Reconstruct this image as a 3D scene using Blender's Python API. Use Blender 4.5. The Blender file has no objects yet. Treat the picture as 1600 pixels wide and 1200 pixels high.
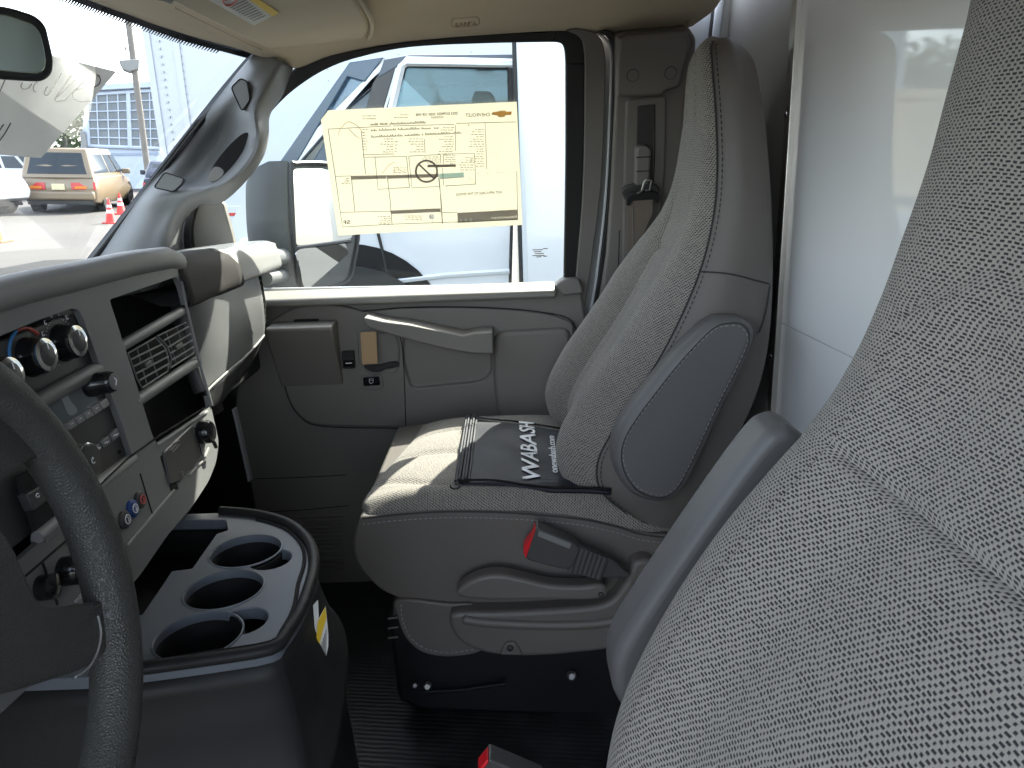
import bpy, bmesh, math, random
from mathutils import Vector as V, Matrix
random.seed(7)
SC = bpy.context.scene
COL = SC.collection
# ------------------------------------------------------------------ camera
# the camera is the origin: x runs to the rear of the van, y to the passenger side, z up
FPX, PITCH, ROLL = 1160.0, math.atan(325 / 1160.0), math.radians(2.0)
RI, UP, FW = V((1, 0, 0)), V((0, math.sin(PITCH), math.cos(PITCH))), V((0, math.cos(PITCH), -math.sin(PITCH)))
cam = bpy.data.cameras.new('camera')
cam.sensor_width = 36.0
cam.lens = 36.0 * FPX / 1600.0
cam.clip_start, cam.clip_end = 0.02, 600
co = bpy.data.objects.new('camera', cam)
COL.objects.link(co)
xc = RI * math.cos(ROLL) - UP * math.sin(ROLL)
yc = RI * math.sin(ROLL) + UP * math.cos(ROLL)
co.matrix_world = Matrix((xc, yc, -FW)).transposed().to_4x4()
SC.camera = co
# ------------------------------------------------------------------ light
SUN = V((0.56, 1.0, 1.06)).normalized()
w = bpy.data.worlds.new('World')
SC.world = w
w.use_nodes = True
nt = w.node_tree
bg = nt.nodes['Background']
sky = nt.nodes.new('ShaderNodeTexSky')
sky.sky_type = 'NISHITA'
sky.sun_disc = False
sky.sun_elevation = math.asin(SUN.z)
sky.sun_rotation = math.atan2(SUN.x, SUN.y)
sky.air_density, sky.dust_density, sky.ozone_density = 1.0, 2.0, 1.0
hs = nt.nodes.new('ShaderNodeHueSaturation')
hs.inputs['Saturation'].default_value = .5
nt.links.new(sky.outputs[0], hs.inputs['Color'])
nt.links.new(hs.outputs[0], bg.inputs[0])
bg.inputs[1].default_value = 0.15
sl = bpy.data.lights.new('sun', 'SUN')
sl.energy, sl.angle, sl.color = 2.9, math.radians(0.5), (1.0, 0.93, 0.82)
so = bpy.data.objects.new('sun', sl)
COL.objects.link(so)
so.rotation_euler = SUN.to_track_quat('Z', 'Y').to_euler()
SC.view_settings.view_transform = 'Standard'
SC.view_settings.look = 'None'
SC.view_settings.exposure = 2.88
SC.view_settings.gamma = 1.0
SC.view_settings.use_curve_mapping = False
SC.render.engine = 'CYCLES'
cy = SC.cycles
cy.use_denoising = True
cy.max_bounces, cy.diffuse_bounces, cy.glossy_bounces, cy.transmission_bounces, cy.transparent_max_bounces = 10, 6, 4, 6, 12
cy.sample_clamp_indirect = 8.0
cy.caustics_reflective = cy.caustics_refractive = False


# ------------------------------------------------------------------ helpers
def ray(u, v):
    a, b = u - 800, 600 - v
    c, s = math.cos(ROLL), math.sin(ROLL)
    return RI * ((a * c + b * s) / FPX) + UP * ((b * c - a * s) / FPX) + FW


def PY(u, v, y):
    d = ray(u, v)
    return d * (y / d.y)


def PXX(u, v, x):
    d = ray(u, v)
    return d * (x / d.x)


def PZ(u, v, z):
    d = ray(u, v)
    return d * (z / d.z)


def PP(u, v, pl):
    d = ray(u, v)
    return d * (pl[0].dot(pl[1]) / d.dot(pl[1]))


def plane(p, n):
    return (V(p), V(n).normalized())


def yplane(y):
    return plane((0, y, 0), (0, -1, 0))


def shift(pl, d):  # move a plane towards the side its normal points to
    return (pl[0] + pl[1] * d, pl[1])


def cr(pts, n=6, closed=False):  # Catmull-Rom through tuples or Vectors
    P = [V(p) if not isinstance(p, V) else p for p in pts]
    N = len(P)
    out = []
    for i in range(N if closed else N - 1):
        if closed:
            a, b, c, d = P[(i - 1) % N], P[i], P[(i + 1) % N], P[(i + 2) % N]
        else:
            a, b, c, d = P[max(i - 1, 0)], P[i], P[i + 1], P[min(i + 2, N - 1)]
        for k in range(n):
            t = k / n
            out.append(0.5 * ((2 * b) + (c - a) * t + (2 * a - 5 * b + 4 * c - d) * t * t + (3 * b - a - 3 * c + d) * t ** 3))
    if not closed:
        out.append(P[-1].copy())
    return out


def rcorner(pts, r, n=4):  # round the corners of a pixel polygon
    out = []
    N = len(pts)
    for i in range(N):
        a, b, c = V(pts[i - 1]), V(pts[i]), V(pts[(i + 1) % N])
        da, dc = a - b, c - b
        k = min(r, da.length * .45, dc.length * .45)
        p, q = b + da.normalized() * k, b + dc.normalized() * k
        for j in range(n + 1):
            t = j / n
            out.append((p * (1 - t) + b * t) * (1 - t) + (b * (1 - t) + q * t) * t)
    return out


def lerp(a, b, t):
    return a + (b - a) * t


def interp(tab, x):
    if x <= tab[0][0]:
        return tab[0][1]
    for (a, fa), (b, fb) in zip(tab, tab[1:]):
        if x <= b:
            t = (x - a) / (b - a)
            return fa + (fb - fa) * t
    return tab[-1][1]


def smooth(a, b, x):
    t = min(1, max(0, (x - a) / (b - a)))
    return t * t * (3 - 2 * t)


class B:
    """collects shapes into one mesh"""

    def __init__(self):
        self.bm = bmesh.new()
        self.uv = None
        self.mi = 0

    def face(self, vs):
        try:
            f = self.bm.faces.new(vs)
            f.material_index = self.mi
            return f
        except ValueError:
            return None

    def prism(self, pts, ext):
        pts = [V(p) for p in pts]
        ext = V(ext)
        a = [self.bm.verts.new(p) for p in pts]
        b = [self.bm.verts.new(p + ext) for p in pts]
        self.face(a)
        self.face(list(reversed(b)))
        n = len(a)
        for i in range(n):
            self.face((a[i], a[(i + 1) % n], b[(i + 1) % n], b[i]))
        return self

    def box(self, lo, hi, M=None):
        lo, hi = V(lo), V(hi)
        c = [V((x, y, z)) for x in (lo.x, hi.x) for y in (lo.y, hi.y) for z in (lo.z, hi.z)]
        if M:
            c = [M @ p for p in c]
        v = [self.bm.verts.new(p) for p in c]
        for q in ((0, 1, 3, 2), (4, 6, 7, 5), (0, 4, 5, 1), (2, 3, 7, 6), (0, 2, 6, 4), (1, 5, 7, 3)):
            self.face([v[i] for i in q])
        return self

    def grid(self, rows, closed_r=False, closed_c=False, uvs=None, mats=None):
        vs = [[self.bm.verts.new(p) for p in r] for r in rows]
        nr, nc = len(vs), len(vs[0])
        if uvs and self.uv is None:
            self.uv = self.bm.loops.layers.uv.new('UVMap')
        for i in range(nr if closed_r else nr - 1):
            for j in range(nc if closed_c else nc - 1):
                i2, j2 = (i + 1) % nr, (j + 1) % nc
                f = self.face((vs[i][j], vs[i][j2], vs[i2][j2], vs[i2][j]))
                if f is None:
                    continue
                if mats:
                    f.material_index = mats(i, j)
                if uvs:
                    for l, (a, b) in zip(f.loops, ((i, j), (i, j + 1), (i + 1, j + 1), (i + 1, j))):
                        l[self.uv].uv = uvs[min(a, nr - 1)][min(b, nc - 1)]
        return vs

    def tube(self, path, r, seg=10, closed=False, flat=1.0, side=None, caps=True):
        """r: number or list; flat: squash along the side direction"""
        P = [V(p) for p in path]
        n = len(P)
        rows = []
        prev = None
        for i, p in enumerate(P):
            if closed:
                t = (P[(i + 1) % n] - P[i - 1]).normalized()
            else:
                t = (P[min(i + 1, n - 1)] - P[max(i - 1, 0)]).normalized()
            if side is not None:
                s = V(side) - t * V(side).dot(t)
            elif prev is not None:
                s = prev - t * prev.dot(t)
            else:
                s = t.orthogonal()
            s.normalize()
            prev = s
            q = t.cross(s)
            rr = r[i] if isinstance(r, (list, tuple)) else r
            if isinstance(rr, (list, tuple)):
                ra, rb = rr
            else:
                ra, rb = rr * flat, rr
            rows.append([p + s * (ra * math.cos(2 * math.pi * k / seg)) + q * (rb * math.sin(2 * math.pi * k / seg)) for k in range(seg)])
        vs = self.grid(rows, closed_r=closed, closed_c=True)
        if caps and not closed:
            self.face(list(reversed(vs[0])))
            self.face(vs[-1])
        return self

    def lathe(self, prof, c, axis, seg=24, ref=None):
        """prof: (radius, height) pairs along the axis from c"""
        ax = V(axis).normalized()
        s = (V(ref) - ax * V(ref).dot(ax)).normalized() if ref else ax.orthogonal().normalized()
        q = ax.cross(s)
        rows = [[V(c) + ax * h + (s * math.cos(2 * math.pi * k / seg) + q * math.sin(2 * math.pi * k / seg)) * max(r, 1e-4) for k in range(seg)] for r, h in prof]
        vs = self.grid(rows, closed_c=True)
        self.face(list(reversed(vs[0])))
        self.face(vs[-1])
        return self

    def build(self, name, mats, parent=None, ang=38, bevel=0, bseg=2, solid=0, off=0, sub=0, recalc=True):
        if recalc:
            bmesh.ops.recalc_face_normals(self.bm, faces=self.bm.faces)
        me = bpy.data.meshes.new(name)
        self.bm.to_mesh(me)
        self.bm.free()
        return finish(name, me, mats, parent, ang, bevel, bseg, solid, off, sub)


WL = {}


def finish(name, me, mats, parent=None, ang=38, bevel=0, bseg=2, solid=0, off=0, sub=0):
    if not isinstance(mats, (list, tuple)):
        mats = [mats]
    for m in mats:
        me.materials.append(m)
    n = len(me.vertices)
    c = V((0, 0, 0))
    for vv in me.vertices:
        c += vv.co
    c /= max(n, 1)
    me.transform(Matrix.Translation(-c))
    me.polygons.foreach_set('use_smooth', [True] * len(me.polygons))
    me.set_sharp_from_angle(angle=math.radians(ang))
    o = bpy.data.objects.new(name, me)
    COL.objects.link(o)
    WL[o.name] = c
    if parent:
        o.parent = parent
        o.location = c - WL[parent.name]
    else:
        o.location = c
    if sub:
        m = o.modifiers.new('sub', 'SUBSURF')
        m.levels = m.render_levels = sub
    if solid:
        m = o.modifiers.new('solid', 'SOLIDIFY')
        m.thickness = solid
        m.offset = off
    if bevel:
        m = o.modifiers.new('bevel', 'BEVEL')
        m.width, m.segments, m.limit_method, m.angle_limit = bevel, bseg, 'ANGLE', math.radians(40)
        m.harden_normals = False
    return o


def thing(name, label, cat, loc=(0, 0, 0), group=None, local=False, M=None):
    o = bpy.data.objects.new(name, None)
    COL.objects.link(o)
    o.empty_display_size = .05
    o.location = loc
    if M is not None:
        o.matrix_world = M
    WL[o.name] = V((0, 0, 0)) if local else V(loc)
    o['label'], o['category'] = label, cat
    if group:
        o['group'] = group
    return o


def tag(o, label, cat, group=None):
    o['label'], o['category'] = label, cat
    if group:
        o['group'] = group
    return o


def kind(o, k):
    o['kind'] = k
    return o


def pix(poly, pl):
    return [PP(p[0], p[1], pl) for p in poly]


def slab(name, poly, pl, th, m, parent=None, bevel=.003, bseg=2, ang=38):
    """polygon given on the photograph, set on its own plane with real thickness behind it"""
    b = B()
    b.prism(pix(poly, pl), -pl[1] * th)
    return b.build(name, m, parent, ang=ang, bevel=bevel, bseg=bseg)


def strip(name, a, bb, pl, th, m, parent=None, bevel=.002):
    b = B()
    n = len(a)
    A, Bp = pix(a, pl), pix(bb, pl)
    k = -pl[1] * th
    rows = [[A[i], Bp[i], Bp[i] + k, A[i] + k] for i in range(n)]
    vs = b.grid(rows, closed_c=True)
    b.face(vs[0])
    b.face(list(reversed(vs[-1])))
    return b.build(name, m, parent, bevel=bevel)


def patch(name, rows, m, parent=None, n=5, solid=.004, off=-1, bevel=0, recalc=True, flip=False):
    """smooth surface through control points (u, v, y): photo pixel and real depth"""
    R = [cr([PY(*p) if not isinstance(p, V) else p for p in r], n) for r in rows]
    cols = [cr([r[j] for r in R], n) for j in range(len(R[0]))]
    b = B()
    b.grid([[c[i] for c in cols] for i in range(len(cols[0]))])
    f = b.bm.faces
    f.ensure_lookup_table()
    s = V((0, 0, 0))
    for q in f:
        q.normal_update()
        s += q.normal * q.calc_area()
    cen = sum((q.calc_center_median() for q in f), V((0, 0, 0))) / len(f)
    if (s.dot(cen) > 0) != flip:
        bmesh.ops.reverse_faces(b.bm, faces=list(f))
    return b.build(name, m, parent, solid=solid, off=off, bevel=bevel, recalc=False)


def lines(name, paths, r, m, parent=None, seg=6):
    for p in paths:
        b = B()
        b.tube(p, r, seg)
        o = b.build(name, m, parent)
    return o


def stitches(name, path, r, length, gap, m, parent=None):
    """short thread dashes along a path"""
    b = B()
    acc, on, cur = 0.0, True, [path[0]]
    for a, c in zip(path, path[1:]):
        d = (c - a).length
        k = max(1, int(d / .0015))
        for i in range(1, k + 1):
            acc += d / k
            pt = a.lerp(c, i / k)
            if on:
                cur.append(pt)
                if acc >= length:
                    if len(cur) > 1:
                        b.tube([cur[0], cur[len(cur) // 2], cur[-1]], r, 5)
                    on, acc, cur = False, 0.0, []
            elif acc >= gap:
                on, acc, cur = True, 0.0, [pt]
    return b.build(name, m, parent)


def cut(o, cutters):
    """subtract bmeshes (world coordinates) from an object's mesh for good"""
    tmp = []
    for cb in cutters:
        bmesh.ops.recalc_face_normals(cb.bm, faces=cb.bm.faces)
        me = bpy.data.meshes.new('cutter')
        cb.bm.to_mesh(me)
        cb.bm.free()
        c = bpy.data.objects.new('cutter', me)
        COL.objects.link(c)
        c.location = -WL[o.name] + o_world(o)
        tmp.append(c)
        md = o.modifiers.new('cut', 'BOOLEAN')
        md.operation, md.object, md.solver = 'DIFFERENCE', c, 'EXACT'
    # booleans come before bevels
    mods = [m for m in o.modifiers if m.type != 'BOOLEAN']
    keep = [(m.type, getattr(m, 'width', 0), getattr(m, 'segments', 0)) for m in mods]
    for m in mods:
        o.modifiers.remove(m)
    bpy.context.view_layer.update()
    dg = bpy.context.evaluated_depsgraph_get()
    me = bpy.data.meshes.new_from_object(o.evaluated_get(dg))
    o.modifiers.clear()
    old = o.data
    o.data = me
    bpy.data.meshes.remove(old)
    me.polygons.foreach_set('use_smooth', [True] * len(me.polygons))
    me.set_sharp_from_angle(angle=math.radians(38))
    for c in tmp:
        d = c.data
        bpy.data.objects.remove(c)
        bpy.data.meshes.remove(d)
    for t, wd, sg in keep:
        if t == 'BEVEL' and wd:
            m = o.modifiers.new('bevel', 'BEVEL')
            m.width, m.segments, m.limit_method, m.angle_limit = wd, sg, 'ANGLE', math.radians(40)
    return o


def o_world(o):
    return V(WL[o.name])


def text(name, body, p0, p1, p2, m, parent=None, th=.0006, shear=0, bold=0, fine=0):
    """letters fitted to the parallelogram p0 (start of baseline), p1 (end of baseline), p2 (above p0)"""
    cu = bpy.data.curves.new('lettering', 'FONT')
    cu.body = body
    cu.shear = shear
    cu.offset = bold
    cu.resolution_u = 3
    ob = bpy.data.objects.new('lettering', cu)
    COL.objects.link(ob)
    bpy.context.view_layer.update()
    me = bpy.data.meshes.new_from_object(ob.evaluated_get(bpy.context.evaluated_depsgraph_get()))
    bpy.data.objects.remove(ob)
    bpy.data.curves.remove(cu)
    if fine:
        bm = bmesh.new()
        bm.from_mesh(me)
        bmesh.ops.triangulate(bm, faces=bm.faces)
        for _ in range(fine):
            bmesh.ops.subdivide_edges(bm, edges=[e for e in bm.edges if e.calc_length() > .12], cuts=1)
            bmesh.ops.triangulate(bm, faces=bm.faces)
        bm.to_mesh(me)
        bm.free()
    xs = [v.co.x for v in me.vertices]
    ys = [v.co.y for v in me.vertices]
    x0, x1, y0, y1 = min(xs), max(xs), min(ys), max(ys)
    ex, ey = V(p1) - V(p0), V(p2) - V(p0)
    for v in me.vertices:
        v.co = V(p0) + ex * ((v.co.x - x0) / (x1 - x0)) + ey * ((v.co.y - y0) / (y1 - y0))
    o = finish(name, me, m, parent)
    md = o.modifiers.new('solid', 'SOLIDIFY')
    md.thickness, md.offset = th, 0
    return o


def cut_text(bar_, body, p0, p1, p2):
    """letters left unprinted in a printed band"""
    o = text('lettering', body, p0, p1, p2, M['ink'], None, th=.004)
    bpy.context.view_layer.update()
    me = bpy.data.meshes.new_from_object(o.evaluated_get(bpy.context.evaluated_depsgraph_get()))
    me.transform(Matrix.Translation(V(WL[o.name])))
    b = B()
    b.bm.from_mesh(me)
    bpy.data.meshes.remove(me)
    bpy.data.objects.remove(o)
    cut(bar_, [b])


def ptext(name, body, q0, q1, q2, pl, m, parent=None, **k):
    return text(name, body, PP(*q0, pl), PP(*q1, pl), PP(*q2, pl), m, parent, **k)


# ------------------------------------------------------------------ materials
def mat(name):
    m = bpy.data.materials.new(name)
    m.use_nodes = True
    t = m.node_tree
    return m, t, t.nodes['Principled BSDF']


def nod(t, typ, **k):
    n = t.nodes.new(typ)
    for a, b in k.items():
        setattr(n, a, b)
    return n


def math_node(t, op, a, b=None):
    n = nod(t, 'ShaderNodeMath', operation=op)
    for i, x in enumerate((a, b)):
        if x is None:
            continue
        if isinstance(x, (int, float)):
            n.inputs[i].default_value = x
        else:
            t.links.new(x, n.inputs[i])
    return n.outputs[0]


def surf(name, col, rough=.5, grain=0, gs=900, var=.0, vs=8, spec=.5, metal=0, coat=0, vor=False, dist=.0004):
    """painted, moulded or painted surface: colour with slow variation, fine grain bump"""
    m, t, p = mat(name)
    p.inputs['Roughness'].default_value = rough
    p.inputs['Metallic'].default_value = metal
    p.inputs['Specular IOR Level'].default_value = spec
    p.inputs['Coat Weight'].default_value = coat
    p.inputs['Coat Roughness'].default_value = .04
    p.inputs['Base Color'].default_value = (*col, 1)
    tc = nod(t, 'ShaderNodeTexCoord')
    if var:
        nz = nod(t, 'ShaderNodeTexNoise')
        nz.inputs['Scale'].default_value = vs
        nz.inputs['Detail'].default_value = 6
        t.links.new(tc.outputs['Object'], nz.inputs['Vector'])
        mx = nod(t, 'ShaderNodeMix', data_type='RGBA')
        mx.inputs[6].default_value = (*[c * (1 - var) for c in col], 1)
        mx.inputs[7].default_value = (*[min(1, c * (1 + var)) for c in col], 1)
        t.links.new(nz.outputs[0], mx.inputs[0])
        t.links.new(mx.outputs[2], p.inputs['Base Color'])
        rr = nod(t, 'ShaderNodeMapRange')
        rr.inputs[3].default_value, rr.inputs[4].default_value = max(.02, rough - .1), min(1, rough + .1)
        t.links.new(nz.outputs[0], rr.inputs[0])
        t.links.new(rr.outputs[0], p.inputs['Roughness'])
    if grain:
        if vor:
            g = nod(t, 'ShaderNodeTexVoronoi')
            g.feature = 'DISTANCE_TO_EDGE'
            out = g.outputs[0]
        else:
            g = nod(t, 'ShaderNodeTexNoise')
            g.inputs['Detail'].default_value = 3
            out = g.outputs[0]
        g.inputs['Scale'].default_value = gs
        t.links.new(tc.outputs['Object'], g.inputs['Vector'])
        bp = nod(t, 'ShaderNodeBump')
        bp.inputs['Strength'].default_value = grain
        bp.inputs['Distance'].default_value = dist
        t.links.new(out, bp.inputs['Height'])
        t.links.new(bp.outputs[0], p.inputs['Normal'])
    return m


def weave(name, light, dark, pu, pv, thr=.5):
    """woven seat cloth: pale thread with staggered dark dashes, in UV metres"""
    m, t, p = mat(name)
    p.inputs['Roughness'].default_value = .9
    p.inputs['Specular IOR Level'].default_value = .15
    p.inputs['Sheen Weight'].default_value = .15
    uvn = nod(t, 'ShaderNodeUVMap')
    uvn.uv_map = 'UVMap'
    nz0 = nod(t, 'ShaderNodeTexNoise')
    nz0.inputs['Scale'].default_value = 70
    nz0.inputs['Detail'].default_value = 2
    t.links.new(uvn.outputs[0], nz0.inputs['Vector'])
    sub = nod(t, 'ShaderNodeVectorMath', operation='SUBTRACT')
    t.links.new(nz0.outputs[1], sub.inputs[0])
    sub.inputs[1].default_value = (.5, .5, .5)
    sc = nod(t, 'ShaderNodeVectorMath', operation='SCALE')
    t.links.new(sub.outputs[0], sc.inputs[0])
    sc.inputs['Scale'].default_value = .0034
    ad = nod(t, 'ShaderNodeVectorMath', operation='ADD')
    t.links.new(uvn.outputs[0], ad.inputs[0])
    t.links.new(sc.outputs[0], ad.inputs[1])
    sep = nod(t, 'ShaderNodeSeparateXYZ')
    t.links.new(ad.outputs[0], sep.inputs[0])
    vv = math_node(t, 'DIVIDE', sep.outputs[1], pv)
    row = math_node(t, 'FLOOR', vv)
    fv = math_node(t, 'FRACT', vv)
    uu = math_node(t, 'ADD', math_node(t, 'DIVIDE', sep.outputs[0], pu), math_node(t, 'MULTIPLY', row, .37))
    fu = math_node(t, 'FRACT', uu)
    cell = nod(t, 'ShaderNodeCombineXYZ')
    t.links.new(math_node(t, 'FLOOR', uu), cell.inputs[0])
    t.links.new(row, cell.inputs[1])
    wn = nod(t, 'ShaderNodeTexWhiteNoise')
    wn.noise_dimensions = '2D'
    t.links.new(cell.outputs[0], wn.inputs['Vector'])
    lim = math_node(t, 'ADD', math_node(t, 'MULTIPLY', wn.outputs[0], .5), thr - .25)

    def edge(x, c, half, soft):  # 1 inside |x-c|<half
        d = math_node(t, 'ABSOLUTE', math_node(t, 'SUBTRACT', x, c))
        mr = nod(t, 'ShaderNodeMapRange')
        t.links.new(d, mr.inputs[0])
        if isinstance(half, (int, float)):
            mr.inputs[1].default_value, mr.inputs[2].default_value = half - soft, half + soft
        else:
            t.links.new(math_node(t, 'SUBTRACT', half, soft), mr.inputs[1])
            t.links.new(math_node(t, 'ADD', half, soft), mr.inputs[2])
        mr.inputs[3].default_value, mr.inputs[4].default_value = 1, 0
        return mr.outputs[0]
    mask = math_node(t, 'MULTIPLY', edge(fu, .5, math_node(t, 'MULTIPLY', lim, .5), .06), edge(fv, .5, .29, .12))
    # threads of the pale yarn
    nz = nod(t, 'ShaderNodeTexNoise')
    nz.inputs['Scale'].default_value = 1400
    t.links.new(uvn.outputs[0], nz.inputs['Vector'])
    nb = nod(t, 'ShaderNodeTexNoise')
    nb.inputs['Scale'].default_value = 9
    nb.inputs['Detail'].default_value = 4
    t.links.new(uvn.outputs[0], nb.inputs['Vector'])
    mx0 = nod(t, 'ShaderNodeMix', data_type='RGBA')
    mx0.inputs[6].default_value = (*[c * .72 for c in light], 1)
    mx0.inputs[7].default_value = (*[min(1, c * 1.25) for c in light], 1)
    t.links.new(math_node(t, 'ADD', math_node(t, 'MULTIPLY', wn.outputs[0], .3), math_node(t, 'ADD', math_node(t, 'MULTIPLY', nz.outputs[0], .4), math_node(t, 'MULTIPLY', nb.outputs[0], .3))), mx0.inputs[0])
    mx = nod(t, 'ShaderNodeMix', data_type='RGBA')
    t.links.new(mx0.outputs[2], mx.inputs[6])
    mx.inputs[7].default_value = (*dark, 1)
    t.links.new(mask, mx.inputs[0])
    t.links.new(mx.outputs[2], p.inputs['Base Color'])
    bp = nod(t, 'ShaderNodeBump')
    bp.inputs['Strength'].default_value = .55
    bp.inputs['Distance'].default_value = .0009
    h = math_node(t, 'SUBTRACT', math_node(t, 'MULTIPLY', nz.outputs[0], .5), mask)
    t.links.new(h, bp.inputs['Height'])
    t.links.new(bp.outputs[0], p.inputs['Normal'])
    return m


def glass(name, tint=(1, 1, 1), refl=.12, rough=.0):
    m, t, p = mat(name)
    t.nodes.remove(p)
    out = t.nodes['Material Output']
    tr = nod(t, 'ShaderNodeBsdfTransparent')
    tr.inputs[0].default_value = (*tint, 1)
    gl = nod(t, 'ShaderNodeBsdfGlossy')
    gl.inputs['Roughness'].default_value = rough
    lw = nod(t, 'ShaderNodeFresnel')
    lw.inputs[0].default_value = 1.45
    mx = nod(t, 'ShaderNodeMixShader')
    t.links.new(math_node(t, 'MULTIPLY', lw.outputs[0], refl / .04 * .35), mx.inputs[0])
    t.links.new(tr.outputs[0], mx.inputs[1])
    t.links.new(gl.outputs[0], mx.inputs[2])
    t.links.new(mx.outputs[0], out.inputs[0])
    return m


M = {}
M['vinyl'] = surf('seat vinyl', (.108, .097, .088), .5, .35, 420, .12, 5, vor=True)
M['vinyl_pad'] = surf('armrest vinyl', (.105, .103, .103), .5, .3, 500, .1, 6, vor=True)
M['thread'] = surf('thread', (.26, .26, .26), .8)
M['dark_thread'] = surf('dark thread', (.03, .03, .03), .8)
M['cloth'] = weave('seat cloth', (.285, .266, .235), (.024, .023, .026), .0049, .0024, .56)
M['door'] = surf('door plastic', (.19, .178, .16), .5, .35, 700, .1, 6)
M['cover'] = surf('air bag cover plastic', (.03, .028, .027), .7, .3, 700, .1, 6, spec=.12)
M['door_lip'] = surf('door ledge plastic', (.22, .21, .185), .5, .35, 700, .1, 6)
M['pillar'] = surf('pillar plastic', (.165, .167, .165), .5, .3, 700, .08, 5)
M['pillar_dark'] = surf('rear pillar plastic', (.18, .168, .155), .5, .35, 700, .1, 5)
M['dash'] = surf('dash plastic', (.155, .158, .158), .5, .35, 700, .1, 5)
M['dash_grey'] = surf('dash pale plastic', (.24, .24, .235), .48, .35, 700, .08, 5)
M['dash_dark'] = surf('dash dark plastic', (.05, .048, .048), .42, .3, 700, .1, 6)
M['black'] = surf('black plastic', (.014, .014, .015), .4, .15, 700, .15, 6)
M['gloss_black'] = surf('gloss black', (.012, .012, .013), .15)
M['void'] = surf('cavity black', (.006, .006, .006), .9)
M['rubber'] = surf('rubber seal', (.012, .012, .012), .6, .2, 500)
M['wheel'] = surf('wheel leather', (.044, .045, .041), .45, 1.0, 420, .15, 9, vor=True, dist=.0009)
M['headliner'] = surf('headliner felt', (.60, .52, .40), .95, .6, 500, .07, 7, spec=.1)
M['visor'] = surf('visor felt', (.60, .53, .41), .95, .5, 500, .07, 9, spec=.1)
M['white_paint'] = surf('white paint', (.60, .62, .64), .18, 0, 1, .03, 2, coat=.6)
M['white_panel'] = surf('white panel', (.78, .785, .79), .35, 0, 60, .03, 1.2, coat=1)
M['back_panel'] = surf('cab rear panel', (.24, .23, .205), .55, .25, 300, .12, 3)
M['alu'] = surf('brushed aluminium', (.62, .6, .56), .35, .2, 120, .1, 15, metal=1)
M['chrome'] = surf('chrome', (.75, .75, .75), .12, metal=1)
M['steel'] = surf('dull steel', (.35, .35, .34), .4, metal=1)
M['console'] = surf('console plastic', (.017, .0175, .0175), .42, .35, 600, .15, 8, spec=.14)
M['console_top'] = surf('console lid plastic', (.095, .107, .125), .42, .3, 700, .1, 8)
M['red'] = surf('red plastic', (.55, .012, .02), .35)
M['blue'] = surf('blue print', (.02, .06, .22), .4)
M['paper'] = surf('label paper', (.72, .66, .45), .8, .2, 40, .05, 30)
M['white_paper'] = surf('white paper', (.72, .71, .68), .8, .3, 30, .06, 12)
M['ink'] = surf('printing ink', (.045, .042, .038), .7)
M['ink_grey'] = surf('grey print', (.19, .175, .16), .7)
M['ink_pale'] = surf('pale print', (.46, .42, .31), .8)
M['gold'] = surf('gold print', (.62, .36, .09), .6)
M['cyan'] = surf('pale blue print', (.45, .66, .66), .8)
M['card'] = surf('brown card', (.5, .34, .19), .85, .3, 200, .12, 30)
M['yellow'] = surf('yellow print', (.75, .5, .03), .6)
M['white_print'] = surf('white print', (.75, .76, .78), .6)
M['belt'] = surf('belt webbing', (.17, .14, .115), .7, .6, 600, .1, 20)
M['mirror'] = surf('mirror glass', (.6, .62, .63), .01, metal=1)
M['mirror_grey'] = surf('inside mirror glass', (.42, .5, .47), .06, metal=1)
M['glass'] = glass('window glass', (.93, .96, .95), .04)
M['screen_glass'] = glass('windshield glass', (.93, .96, .95), .014)
M['glass_tint'] = glass('tinted glass', (.55, .68, .70), .08)
M['car_glass'] = surf('car glass', (.02, .028, .035), .08)
M['orange'] = surf('cone orange', (.75, .15, .03), .5, 0, 1, .1, 8)
M['cone_red'] = surf('cone red', (.7, .04, .03), .5, 0, 1, .1, 8)
M['tan_paint'] = surf('tan car paint', (.23, .175, .11), .3, coat=.5)
M['dark_paint'] = surf('dark blue car paint', (.02, .028, .05), .25, coat=.5)
M['tyre'] = surf('tyre rubber', (.02, .02, .02), .8)
M['rim'] = surf('wheel rim', (.5, .5, .5), .35, metal=1)
M['tail_red'] = surf('tail lamp red', (.5, .02, .02), .2)
M['amber'] = surf('amber lens', (.7, .22, .02), .25)
M['lens'] = surf('clear lens', (.6, .62, .64), .15)
M['plate'] = surf('number plate', (.7, .65, .4), .5)
M['trailer'] = surf('trailer skin', (.54, .56, .59), .3, 0, 1, .05, 1.2)
M['building'] = surf('building wall', (.5, .56, .66), .8, .2, 6, .1, .5)
M['build_glass'] = surf('building windows', (.16, .18, .2), .3, 0, 1, .3, 1.5)
M['wood'] = surf('pole wood', (.2, .18, .16), .85, .4, 20, .2, 4)
M['leaf'] = surf('leaves', (.06, .09, .035), .8, 0, 1, .4, 2)
M['mesh_black'] = surf('bag cloth', (.011, .013, .02), .55, .9, 900, .1, 10, dist=.0006, spec=.3)
M['glove'] = surf('glove box plastic', (.085, .088, .09), .5, .4, 600, .12, 5)
# ------------------------------------------------------------------ ground (the yard slopes a little against the van)
GN = V((0.05, -0.02, 1.0)).normalized()


def ground_z(x, y):
    return -1.64 - 0.05 * x + 0.02 * y


def yard(x, y, az, s=1.0):  # matrix of a thing standing on the yard, its local +y heading along azimuth az (degrees from +y to +x)
    a = math.radians(az)
    f = V((math.sin(a), math.cos(a), 0))
    f = (f - GN * f.dot(GN)).normalized()
    r = f.cross(GN)
    m = Matrix((r * s, f * s, GN * s)).transposed().to_4x4()
    m.translation = V((x, y, ground_z(x, y)))
    return m


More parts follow.
